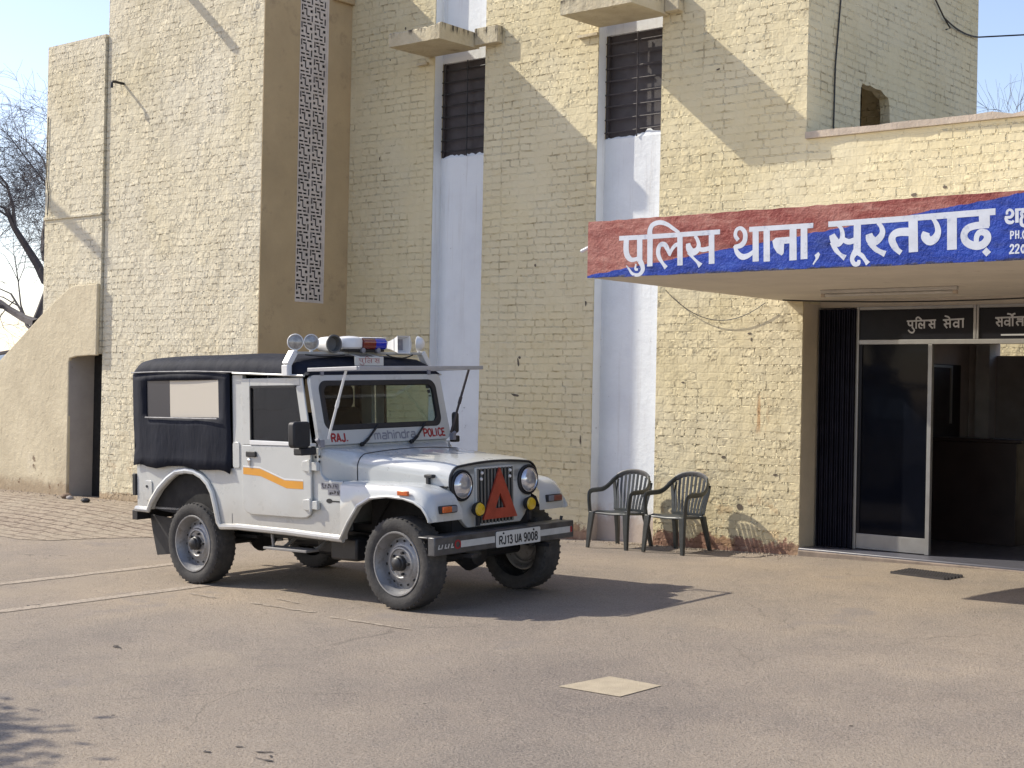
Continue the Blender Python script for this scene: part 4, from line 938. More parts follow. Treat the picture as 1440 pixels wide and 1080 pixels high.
# ------------------------------------------------------------------ plastic armchairs
M['chair'] = simple('green_black_plastic', (0.046, 0.050, 0.049, 1), 0.35, var=0.25, scale=8, dirt=((0.13, 0.12, 0.11, 1), 0.60, 0.5), obj=True)
M['chair_worn'] = simple('worn_chair_plastic', (0.085, 0.085, 0.085, 1), 0.4, var=0.3, scale=14, dirt=((0.20, 0.11, 0.10, 1), 0.55, 0.6), obj=True)
def make_chair(label):
    t = empty('plastic_armchair', (0, 0, 0), label, 'chair', 'plastic armchairs by the wall')
    st = []
    for i in range(9):
        v = i / 8; y = -.225 + .42 * v; hw = .245 - .05 * v
        st.append([(hw * (u - 4) / 4, y, .425 - .028 * v - .012 * (1 - abs(u - 4) / 4) + (-.03 if i == 0 else 0) + (-.025 if u in (0, 8) else 0)) for u in range(9)])
    MB().grid(st).build('seat', M['chair'], t, solid=.012)
    for s in (-1, 1):
        lg = MB()
        lg.loft([[(s * (x0 - w), y0 - d, z), (s * x0, y0 - d, z), (s * x0, y0 + d, z), (s * (x0 - w), y0 + d * .6, z)] for z, x0, y0, w, d in ((0, .262, -.245, .036, .018), (.2, .256, -.235, .052, .022), (.41, .248, -.215, .066, .026))])
        lg.build('leg', M['chair'], t, bevel=.005)
        rl = MB()
        rl.loft([[(s * (x0 - w), y0 - d, z), (s * x0, y0 - d, z), (s * x0, y0 + d, z), (s * (x0 - w), y0 + d, z)] for z, x0, y0, w, d in ((0, .235, .285, .036, .018), (.2, .218, .245, .045, .022), (.40, .205, .195, .055, .026))])
        rl.build('leg', M['chair'], t, bevel=.005)
        ar = smooth_pts([(s * .244, -.215, .40), (s * .254, -.222, .52), (s * .262, -.21, .61), (s * .266, -.16, .64), (s * .268, -.05, .645), (s * .266, .06, .652), (s * .252, .14, .69), (s * .228, .20, .75), (s * .19, .245, .80)], 5)
        MB().tube(ar, [.024] * len(ar), 8, flat=(1.15, .62)).build('armrest', M['chair'], t)
    bk = MB()
    top = smooth_pts([(-.195, .24, .795), (-.13, .265, .835), (0, .277, .855), (.13, .265, .835), (.195, .24, .795)], 6)
    bk.tube(top, [.03] * len(top), 8, flat=(.5, 1.0), mi=1)
    for k in range(9):
        u = (k - 4) / 4
        x0, x1 = .155 * u, .205 * u
        ztop = .835 - .075 * u * u
        p = smooth_pts([(x0, .178, .405), (x0 * 1.05, .198, .52), (x1 * .95, .228, .66), (x1, .255, ztop)], 3)
        for q in range(len(p) - 1):
            bk.beam(p[q], p[q + 1], .027, .008, (0, 1, .2))
    for s in (-1, 1):
        p = smooth_pts([(s * .19, .185, .41), (s * .20, .20, .52), (s * .225, .22, .65), (s * .236, .225, .74)], 3)
        for q in range(len(p) - 1): bk.beam(p[q], p[q + 1], .036, .010, (0, 1, .2))
    bk.beam((-.19, .182, .415), (.19, .182, .415), .02, .03)
    bk.build('backrest', [M['chair'], M['chair_worn']], t)
    return t
ch = make_chair('dark green plastic armchair standing in front of the white strip')
ch.location = (-8.88, 12.45, gz(-8.8, 12.4) - .006); ch.rotation_euler = (0, 0, R(2))
ch.scale = (.97, .97, .91)
c2 = ch.copy(); C.objects.link(c2)
c2['label'] = 'dark green plastic armchair against the bare brick wall nearer the doorway'
c2.location = (-8.15, 12.41, gz(-8.1, 12.4) - .006); c2.rotation_euler = (0, 0, R(-2))
for k in list(ch.children):
    q = k.copy(); C.objects.link(q); q.parent = c2

# ------------------------------------------------------------------ police jeep
def jeep_paint():
    m = NT('jeep_white_paint'); m.pos(True)
    x, y, z = m.sep()
    base = m.ramp(m.noise(1.7, 5, .6), [(.3, (.49, .50, .485, 1)), (.7, (.54, .55, .535, 1))])
    # road dust on the lower body, splash along the sills
    lo = m.math('SUBTRACT', 1.0, m.step(m.math('MULTIPLY_ADD', m.noise(4, 7, .7), -.5, z), .15, .62))
    base = m.mix(m.math('MULTIPLY', lo, .5), base, (.33, .285, .225, 1))
    sp = m.step(m.noise(9, 6, .72), .62, .70)
    base = m.mix(m.math('MULTIPLY', sp, .22), base, (.30, .26, .21, 1))
    sc = m.step(m.noise(26, 3, .7), .72, .74)
    base = m.mix(m.math('MULTIPLY', sc, .5), base, (.14, .12, .10, 1))
    r = m.ramp(m.noise(5, 5), [(.3, (.22,) * 3 + (1,)), (.7, (.42,) * 3 + (1,))])
    m.set(Base_Color=base, Roughness=r, Coat_Weight=.75, Coat_Roughness=.08)
    m.bump(m.noise(2.6, 2, .5), .006, 1.0)
    return m.m
JP = jeep_paint()
JD = simple('jeep_black_steel', (0.018, 0.018, 0.020, 1), 0.45, var=0.3, scale=5, dirt=((0.10, 0.085, 0.07, 1), 0.58, 0.5), obj=True)
JR = simple('black_rubber', (0.016, 0.016, 0.018, 1), 0.6, var=0.2, obj=True)
def tyre_mat():
    m = NT('dusty_tyre'); m.pos(True)
    base = m.ramp(m.noise(9, 6, .7), [(.3, (.035, .034, .034, 1)), (.6, (.07, .066, .063, 1)), (.8, (.12, .105, .09, 1))])
    m.set(Base_Color=base, Roughness=.85, Specular_IOR_Level=.3); m.bump(m.noise(60, 4), .004); return m.m
JT = tyre_mat()
def canvas_mat():
    m = NT('navy_canvas'); m.pos(True)
    base = m.ramp(m.noise(3, 6, .65), [(.3, (.006, .008, .016, 1)), (.6, (.010, .0125, .023, 1)), (.8, (.022, .025, .037, 1))])
    m.set(Base_Color=base, Roughness=.75, Specular_IOR_Level=.2)
    mp = m.n('ShaderNodeMapping'); mp.inputs['Scale'].default_value = (3.2, 3.2, 1.1); m.l(m.pos(), mp.inputs[0])
    h = m.math('ADD', m.noise(2.2, 3, .5, vec=mp.outputs[0]), m.math('MULTIPLY', m.noise(90, 2), .02))
    m.bump(h, .018, 1.0); return m.m
JC = canvas_mat()
JS = simple('dull_steel_rim', (0.28, 0.28, 0.285, 1), 0.45, metal=0.6, var=0.15, scale=10, dirt=((0.13, 0.11, 0.09, 1), 0.52, 0.6), obj=True)
JCH = simple('chrome', (0.75, 0.75, 0.76, 1), 0.15, metal=1.0, var=0.05, obj=True)
JL = simple('lamp_glass', (0.55, 0.57, 0.62, 1), 0.10, metal=0.55, var=0.25, scale=18, obj=True, coat=1.0)
JLD = simple('spot_glass', (0.30, 0.29, 0.27, 1), 0.25, metal=0.2, var=0.4, scale=25, obj=True, coat=1.0)
JY = simple('yellow_lens', (0.62, 0.40, 0.02, 1), 0.2, var=0.1, obj=True, coat=.6)
JO = simple('orange_lens', (0.55, 0.11, 0.02, 1), 0.25, var=0.2, scale=20, obj=True, coat=.5)
JST = simple('orange_stripe', (0.66, 0.30, 0.035, 1), 0.4, var=0.05, obj=True)
JW = simple('white_enamel', (0.72, 0.72, 0.71, 1), 0.35, var=0.05, obj=True)
JRED = simple('red_paint', (0.30, 0.012, 0.018, 1), 0.45, var=0.08, obj=True)
JTRI = simple('red_reflector', (0.36, 0.055, 0.03, 1), 0.35, var=0.2, scale=12, obj=True)
JBLU = simple('blue_lens', (0.012, 0.025, 0.42, 1), 0.12, var=0.1, obj=True, coat=.6)
JREDL = simple('dark_red_lens', (0.16, 0.018, 0.012, 1), 0.15, var=0.15, obj=True, coat=.6)
JSEAT = simple('dark_seat', (0.010, 0.011, 0.015, 1), 0.8, var=0.2, obj=True, spec=.2)
JGREY = simple('grey_sticker', (0.22, 0.22, 0.25, 1), 0.5, obj=True)
JGR = simple('grille_slats', (0.16, 0.165, 0.165, 1), 0.4, metal=0.6, var=0.2, obj=True)
JTAPE = simple('white_tape', (0.50, 0.50, 0.48, 1), 0.5, var=0.1, scale=15, obj=True)
JPL = simple('plate_white', (0.58, 0.58, 0.55, 1), 0.4, var=0.05, obj=True)
def film(name, tint, rough=0.05, body=0.0, bodycol=(0.3, 0.28, 0.25, 1), gloss=.06):
    m = NT(name); t = m.t; t.nodes.remove(m.b)
    tr = m.n('ShaderNodeBsdfTransparent'); tr.inputs[0].default_value = tint
    gl = m.n('ShaderNodeBsdfGlossy'); gl.inputs['Roughness'].default_value = rough; gl.inputs[0].default_value = (.9, .9, .9, 1)
    lw = m.n('ShaderNodeLayerWeight'); lw.inputs[0].default_value = .25
    mx = m.n('ShaderNodeMixShader'); m.l(m.math('MULTIPLY_ADD', lw.outputs['Fresnel'], .45, gloss * .12), mx.inputs[0]); m.l(tr.outputs[0], mx.inputs[1]); m.l(gl.outputs[0], mx.inputs[2])
    last = mx.outputs[0]
    if body:
        df = m.n('ShaderNodeBsdfDiffuse'); df.inputs[0].default_value = bodycol
        m2 = m.n('ShaderNodeMixShader'); m2.inputs[0].default_value = body; m.l(last, m2.inputs[1]); m.l(df.outputs[0], m2.inputs[2]); last = m2.outputs[0]
    m.l(last, m.out.inputs[0]); return m.m
JG = film('windscreen_glass', (0.66, 0.76, 0.72, 1))
JGT = film('dark_door_glass', (0.50, 0.54, 0.60, 1))
JF = film('yellowed_canvas_film', (0.86, 0.83, 0.78, 1), .25, .85, (.72, .66, .56, 1))
JF2 = film('clear_canvas_film', (0.90, 0.88, 0.84, 1), .12, .12, (.50, .43, .34, 1))
JGL = film('clear_door_glass', (0.80, 0.86, 0.83, 1))
JFD = film('dusty_canvas_film', (0.12, 0.13, 0.17, 1), .35, .80, (.022, .026, .040, 1))

jeep = empty('police_jeep', (0, 0, 0), 'white police jeep with navy canvas top, roof lights and red triangle on grille', 'jeep')
jeep.matrix_world = Matrix(((1.0, 0.0186, -0.0219, -9.959), (-0.0192, 0.9995, -0.0271, 8.580), (0.0214, 0.0276, 0.9994, -0.081), (0, 0, 0, 1)))
def J(mb, name, mat, parent=None, **k): return mb.build(name, mat, parent or jeep, **k)

# body tub
arch = [(-.60, .60), (-.555, .665), (-.45, .775), (-.316, .868), (-.20, .925), (-.085, .942), (.03, .935), (.128, .901), (.21, .845), (.268, .77), (.31, .65), (.345, .53)]
side = [(-.795, .60)] + arch + [(.36, .50), (1.865, .485), (1.865, .925), (1.66, .93), (1.615, .97), (1.592, 1.05), (1.588, 1.175), (.68, 1.175), (.68, 1.755), (.545, 1.755), (.545, .99), (-.795, .99)]
tub = MB()
for s in (-1, 1): tub.prism(side, 'y', s * .70, s * .74)
tub.box(-.795, -.755, -.699, .699, .60, .99)
tub.box(-.754, 1.50, -.699, .699, .60, .63)
tub.box(1.49, 1.52, -.699, .699, .50, 1.17)
body = J(tub, 'body', JP, bevel=.006)
for s in (-1, 1):
    # rolled wheel-arch lip and sill moulding in one line
    lip = MB()
    path = [(-.80, s * .748, .60), (-.62, s * .748, .597)] + [(x - .012 * (1 if x < -.1 else -1), s * .752, z + .012) for x, z in arch[1:]] + [(.385, s * .75, .505), (.6, s * .75, .515), (1.2, s * .75, .508), (1.865, s * .75, .488)]
    lip.tube(path, .026, 8, flat=(.8, 1))
    J(lip, 'arch_moulding', JP, body)
    J(MB().prism([(x, z) for x, z in arch] , 'y', s * .50, s * .699), 'wheel_well', M['dark'], body, smooth=0)
# dark inner wheel housings and engine bay
J(MB().box(1.86, 2.70, -.43, .43, .50, .895), 'engine_bay', M['dark'], body, smooth=0)
J(MB().box(-.62, .36, -.5, .5, .45, .64), 'rear_floor', M['dark'], body, smooth=0)
# small lids and hinges on the visible sides
for s in (-1, 1):
    J(MB().prism([(x + .592, z + 1.10) for x, z in rrect(.042, -.105, .105, .02)], 'y', s * .741, s * .748), 'vent_lid', JP, body, bevel=.002)
J(MB().prism([(x - .615, z + .765) for x, z in rrect(.048, -.085, .085, .015)], 'y', -.741, -.749), 'filler_lid', JP, body, bevel=.002)
J(MB().lathe([(.0, 0), (.012, 0), (.012, .006), (0, .007)], (-.635, -.749, .80), (0, -1, 0), 10), 'lid_catch', JD, body)
for x, z0, z1 in ((1.862, .50, .93), (.52, .505, .62)): J(MB().box(x, x + .004, -.7415, -.7405, z0, z1), 'panel_seam', JD, body, smooth=0)

# cowl flowing from full width to the bonnet
def section(hw, zt, zb, rad, crown, n=7, m=8):
    p = [(-hw, zb), (-hw, zb + (zt - rad - zb) * .5)]
    for k in range(n + 1):
        a = R(90 * k / n); p.append((-hw + rad - rad * math.cos(a), zt - rad + rad * math.sin(a)))
    for k in range(1, m):
        u = -1 + 2 * k / m; x = (hw - rad) * u; p.append((x, zt + crown * (1 - u * u)))
    for k in range(n, -1, -1):
        a = R(90 * k / n); p.append((hw - rad + rad * math.cos(a), zt - rad + rad * math.sin(a)))
    p += [(hw, zb + (zt - rad - zb) * .5), (hw, zb)]
    return p
loops = []
for k in range(11):
    t = k / 10; e = sst(0, 1, min(1, t * 1.15)); x = 1.565 + .303 * t
    loops.append([(x, y, z) for y, z in section(.735 - .135 * e, 1.175 - .05 * t, .93 - .03 * t, .05 + .06 * e, .012 * t)])
cowl = J(MB().loft(loops), 'cowl', JP)
# bonnet
loops = []
for k in range(15):
    t = k / 14; x = 1.875 + .86 * t
    hw = .598 - .095 * t - .004 * math.sin(math.pi * t)
    zt = 1.128 - .06 * t - (.012 * max(0, t - .9) / .1)
    loops.append([(x, y, z) for y, z in section(hw, zt, .905, .105 + .012 * t, .020)])
hood = J(MB().loft(loops), 'bonnet', JP)
J(MB().tube([(1.8715, y * 1.002, z + .001) for y, z in section(.598, 1.128, .905, .105, .020)], .0045, 6), 'bonnet_seam', JR, hood)
nose_top = [(2.742, y, z - .012) for y, z in section(.492, 1.06, .905, .115, .020)]
J(MB().tube(nose_top, .0095, 6), 'bonnet_seal', JR, hood)
for s in (-1, 1):
    lc = MB().box(2.545, 2.575, s * .535 - .012, s * .535 + .012, .895, .975).box(2.53, 2.615, s * .53 - .02, s * .53 + .02, .965, .99)
    J(lc, 'bonnet_catch', JR, hood, bevel=.006)
    J(MB().tube([(1.876, s * .605, .902), (2.73, s * .507, .902)], .006, 6), 'bonnet_seam', JR, hood)
# nose panel
nz_ = [(-.30, .585), (-.36, .64), (-.42, .75), (-.475, .86), (-.492, .93), (-.487, .985), (-.455, 1.03), (-.385, 1.052), (-.2, 1.064), (0, 1.068)]
nz_ = nz_ + [(-y, z) for y, z in nz_[-2::-1]]
nose = J(MB().prism(nz_, 'x', 2.695, 2.735), 'grille_panel', JP, bevel=.006)
J(MB().box(2.7355, 2.738, -.213, .213, .598, 1.022), 'grille_shade_panel', M['dark'], nose, smooth=0)  # flat black panel on the nose, the recess shade put into its colour
gs = MB()
for k in range(11):
    y = -.195 + .039 * k
    gs.box(2.739, 2.752, y - .009, y + .009, .603, 1.018)
J(gs, 'grille_slats', JGR, nose, smooth=0, bevel=.002)
J(MB().loft([[(2.737, y, z) for y, z in rrect(.222, .588, 1.032, .012, 3)], [(2.747, y, z) for y, z in rrect(.218, .592, 1.028, .012, 3)], [(2.747, y, z) for y, z in rrect(.205, .606, 1.014, .01, 3)], [(2.737, y, z) for y, z in rrect(.203, .608, 1.012, .01, 3)]], caps=False), 'grille_frame', JP, nose)
for y, z in ((-.155, .985), (-.165, .94), (.165, .99), (.16, .945)):
    J(MB().lathe([(0, .012), (.011, .010), (.013, 0)], (2.752, y, z), (1, 0, 0), 10), 'grille_bolt', JW, nose)
# red warning triangle
tri_o = [(2.76, .03, 1.018), (2.77, -.165, .635), (2.77, .225, .635)]
def tri(k, x):
    c = Vector((2.77, .03, .745)); return [Vector((x, *(c.lerp(Vector(p), k)).yz)) for p in tri_o]
tm = MB()
tm.loft([tri(1.0, 2.756), tri(1.0, 2.772), tri(.30, 2.772), tri(.30, 2.756)], caps=False)
J(tm, 'warning_triangle', JTRI, nose, smooth=0)
for s, ly in ((-1, -.372), (1, .385)):
    hl = J(MB().lathe([(.113, -.01), (.118, .018), (.108, .026), (.102, .018), (.100, .0)], (2.735, ly, .905), (1, 0, 0), 28), 'headlight', JR)
    J(MB().lathe([(.101, .012), (.096, .026), (.092, .02)], (2.735, ly, .905), (1, 0, 0), 28), 'bezel', JCH, hl)
    J(MB().lathe([(.095, .014), (.085, .030), (.06, .042), (.03, .047), (.001, .048)], (2.735, ly, .905), (1, 0, 0), 28), 'lens', JL, hl)
    fy = -.245 if s < 0 else .345
    fg = J(MB().lathe([(.001, -.045), (.045, -.035), (.058, .0), (.056, .012), (.05, .010)], (2.80, fy, .722), (1, 0, 0), 20).box(2.775, 2.80, fy - .012, fy + .012, .60, .675), 'fog_lamp', JR)
    J(MB().lathe([(.051, .008), (.042, .022), (.001, .030)], (2.80, fy, .722), (1, 0, 0), 20), 'lens', JY, fg)

# front wings
prof = [(1.86, .927), (1.95, .928), (2.05, .928), (2.2, .928), (2.4, .926), (2.55, .922), (2.66, .905), (2.74, .868), (2.79, .81), (2.812, .735), (2.815, .665)]
arcs = [(1.866, .488), (1.955, .62), (2.065, .75), (2.2, .812), (2.38, .832), (2.55, .824), (2.66, .80), (2.735, .765), (2.78, .715), (2.80, .682), (2.805, .662)]
for s in (-1, 1):
    rows = []
    nrm = []
    for i in range(len(prof)):
        a = Vector(prof[max(i - 1, 0)]); b = Vector(prof[min(i + 1, len(prof) - 1)]); d = (b - a).normalized(); nrm.append(Vector((-d.y, d.x)))
    for i, (x, z) in enumerate(prof):
        nx, nz = nrm[i]; ax_, az = arcs[i]
        yi = .47 if i < 9 else .44 - .0 * i
        r_ = [(x, s * yi, z), (x, s * .60, z), (x, s * .70, z - 0), (x - nx * .008, s * .742, z - nz * .008), (x - nx * .03, s * .768, z - nz * .03)]
        e = Vector(r_[-1])
        for t in (.5,):
            r_.append((e.x + (ax_ - e.x) * t, s * .779, e.z + (az - e.z) * t))
        r_ += [(ax_, s * .785, az), (ax_, s * .778, az - .008 if False else az), (ax_ + 0, s * .735, az + .002)]
        rows.append(r_)
    wg = J(MB().grid(rows), 'front_wing', JP, smooth=50)
    J(MB().tube([(a, s * .784, z + .006) for a, z in arcs], .012, 6), 'arch_moulding', JP, wg)
    # nose face of the wing down to the arch
    J(MB().prism([(1.88, .50), (1.97, .64), (2.08, .77), (2.2, .835), (2.4, .85), (2.6, .84), (2.76, .77), (2.80, .69), (2.70, .69), (2.70, .90), (1.88, .90)], 'y', s * .45, s * .465), 'wing_liner', M['dark'], wg, smooth=0)
    bl = MB(); ib = [(2.80, s * (.565), .742)]
    J(MB().box(2.805, 2.838, min(s * .52, s * .69), max(s * .52, s * .69), .722, .778), 'indicator', JR, bevel=.006)
    J(MB().box(2.832, 2.85, min(s * .585, s * .68), max(s * .585, s * .68), .728, .772), 'indicator_lens', JO if s < 0 else simple('dull_indicator', (.20, .06, .04, 1), .3), wg, bevel=.006)
    J(MB().box(2.832, 2.848, min(s * .525, s * .583), max(s * .525, s * .583), .728, .772), 'indicator_lens', simple('grey_indicator', (.17, .17, .19, 1), .25), wg, bevel=.006)
    J(MB().box(2.50, 2.61, min(s * .782, s * .802), max(s * .782, s * .802), .850, .885), 'side_indicator', JO, wg, bevel=.005)

# front bumper
bp_ = MB()
bp_.box(2.80, 2.868, -.795, .795, .428, .562).box(2.70, 2.80, -.795, .795, .548, .562)
bumper = J(bp_, 'front_bumper', simple('worn_bumper', (0.085, 0.085, 0.088, 1), .4, metal=.35, var=.4, scale=7, dirt=((.14, .12, .10, 1), .55, .5), obj=True), bevel=.007)
J(MB().box(2.8685, 2.8700, -.52, -.15, .470, .518).box(2.8685, 2.8700, .38, .77, .470, .518), 'reflective_tape', JTAPE, bumper, smooth=0)
J(MB().box(2.8685, 2.8702, .745, .772, .471, .517), 'red_tape', JRED, bumper, smooth=0)
pl = J(MB().prism([(y + .115, z) for y, z in rrect(.257, .430, .548, .012, 3)], 'x', 2.871, 2.876), 'number_plate', JPL, bumper, smooth=0, bevel=.001)
J(stroke_text('RJ13 UA 9008', .062, .44, lambda u, v, d: (2.8766 + d, .115 + u, .482 + v), .0135), 'plate_lettering', JR, bumper, smooth=0)
J(MB().lathe([(0, .005), (.008, .004), (.009, 0)], (2.876, -.06, .532), (1, 0, 0), 8).lathe([(0, .005), (.008, .004), (.009, 0)], (2.876, .29, .532), (1, 0, 0), 8), 'plate_bolt', JR, bumper)
stk = MB(); rs = random.Random(4)
for k in range(5):
    y = -.765 + k * .034
    stk.add([(2.8705, y, .475), (2.8705, y + .010, .475), (2.8705, y + .022, .505), (2.8705, y + .012, .508)], [(0, 1, 2, 3)])
    if k % 2 == 0: stk.add([(2.8707, y + .002, .475), (2.8707, y + .03, .475), (2.8707, y + .03, .483), (2.8707, y + .002, .483)], [(0, 1, 2, 3)])
J(stk, 'bumper_sticker', JTAPE, bumper, smooth=0)
J(MB().lathe([(.034, 0), (.034, .0012), (.022, .0012), (.022, 0)], (2.8702, -.555, .495), (1, 0, 0), 20), 'sticker_ring', JRED, bumper, smooth=0)
J(MB().tube([(2.83, .68, .57), (2.83, .69, .60)], .012, 6), 'bumper_stub', JD, bumper)

# wheels
def wheel(x, y, s):
    w = J(MB().lathe([(.232, -.085), (.262, -.103), (.305, -.107), (.328, -.098), (.340, -.078), (.3425, -.04), (.3425, .04), (.340, .078), (.328, .098), (.305, .107), (.262, .103), (.232, .085)], (0, 0, 0), (0, s, 0), 48), 'wheel', JT)
    w.location = (x, y, .342)
    tr = MB()
    for k in range(44):
        a = 2 * math.pi * k / 44
        for d in (-1, 1):
            c = Vector((math.cos(a + .03 * d) * .3345, d * .072, math.sin(a + .03 * d) * .3345))
            rot = Matrix.Rotation(-a, 3, 'Y')
            tr.box(c.x - .006, c.x + .006, c.y - .022, c.y + .022, c.z - .008, c.z + .008, rot=rot)
        c = Vector((math.cos(a) * .3335, 0, math.sin(a) * .3335))
        tr.box(c.x - .006, c.x + .006, -.05, .05, c.z - .012, c.z + .012, rot=Matrix.Rotation(-a, 3, 'Y'))
    J(tr, 'tyre_tread', JT, w, smooth=0)
    rim = MB().lathe([(.234, .080), (.240, .092), (.236, .099), (.226, .098), (.220, .082), (.205, .060), (.198, .030), (.190, .014), (.168, .018), (.150, .036), (.128, .040), (.118, .052), (.108, .054), (.100, .045), (.060, .044), (.001, .044)], (0, 0, 0), (0, s, 0), 40)
    for k in range(14):
        a = 2 * math.pi * k / 14 + .1
        rim.lathe([(.0, .0335), (.0115, .032)], (math.cos(a) * .164, s * -.004, math.sin(a) * .164), (0, s, 0), 8, mi=1)
    J(rim, 'rim', [JS, M['dark']], w)
    hub = MB().lathe([(.058, .044), (.056, .075), (.048, .082), (.046, .10), (.030, .112), (.001, .114)], (0, 0, 0), (0, s, 0), 16)
    for k in range(5):
        a = 2 * math.pi * k / 5
        hub.lathe([(.011, .044), (.011, .066), (.001, .067)], (math.cos(a) * .082, 0, math.sin(a) * .082), (0, s, 0), 6)
    J(hub, 'hub', JD, w)
    return w
TY_ = .762 - .107
for x in (0.0, 2.43):
    for s in (-1, 1): wheel(x, s * TY_, s)
# chassis, axles, step
ch_ = MB()
for s in (-1, 1): ch_.box(-.78, 2.80, s * .36 - .035, s * .36 + .035, .40, .50)
ch_.box(-.5, 2.4, -.325, .325, .46, .56)
chassis = J(ch_, 'chassis', JD, smooth=0)
for x in (0.0, 2.43):
    ax_ = MB()
    ax_.tube([(x, -.60, .342), (x, .60, .342)], .045, 10)
    ax_.lathe([(.001, -.12), (.09, -.10), (.135, 0), (.09, .10), (.001, .12)], (x, .05 if x else 0, .342), (1, 0, 0), 16)
    for s in (-1, 1): ax_.box(x - .5, x + .5, s * .44 - .03, s * .44 + .03, .39, .415)
    J(ax_, 'axle', JD, chassis)
J(MB().box(1.0, 1.75, -.25, .3, .27, .46).box(.5, 1.0, -.1, .15, .3, .44), 'gearbox', JD, chassis, bevel=.03)
J(MB().box(.55, .95, .30, .62, .30, .52), 'fuel_tank', JD, chassis, bevel=.02)
J(MB().box(1.55, 1.85, -.60, -.42, .30, .48), 'battery_tray', JD, chassis, bevel=.02)
J(MB().tube([(-.85, .3, .33), (-.3, .34, .36), (.4, .2, .36), (1.2, .2, .3)], .03, 8), 'exhaust', JD, chassis)
stp = MB().box(.90, 1.42, -.735, -.60, .352, .372).beam((1.0, -.60, .36), (1.0, -.42, .45), .03, .02).beam((1.38, -.60, .36), (1.38, -.42, .45), .03, .02).beam((.99, -.70, .37), (.97, -.70, .50), .02, .02)
J(stp, 'foot_step', simple('step_grey', (.22, .21, .20, 1), .6), bevel=.004)
for s in (-1, 1):
    fl = MB().loft([[(x0 - .01, s * .72, z), (x0 + .0, s * .72, z), (x0, s * .50, z), (x0 - .01, s * .50, z)] for x0, z in ((-.46, .55), (-.47, .40), (-.46, .20))])
    fl2 = MB().prism([(-.79, .54), (-.45, .52), (-.44, .215), (-.695, .185), (-.76, .40)], 'y', s * .60, s * .612)
    J(fl2, 'mud_flap', JR, smooth=0, bevel=.003)
rb = J(MB().box(-.875, -.80, -.74, .74, .50, .585), 'rear_bumper', JD, bevel=.005)
for s in (-1, 1):
    J(MB().box(-.845, -.797, min(s * .66, s * .755), max(s * .66, s * .755), .715, .905), 'tail_lamp', JR, bevel=.006)

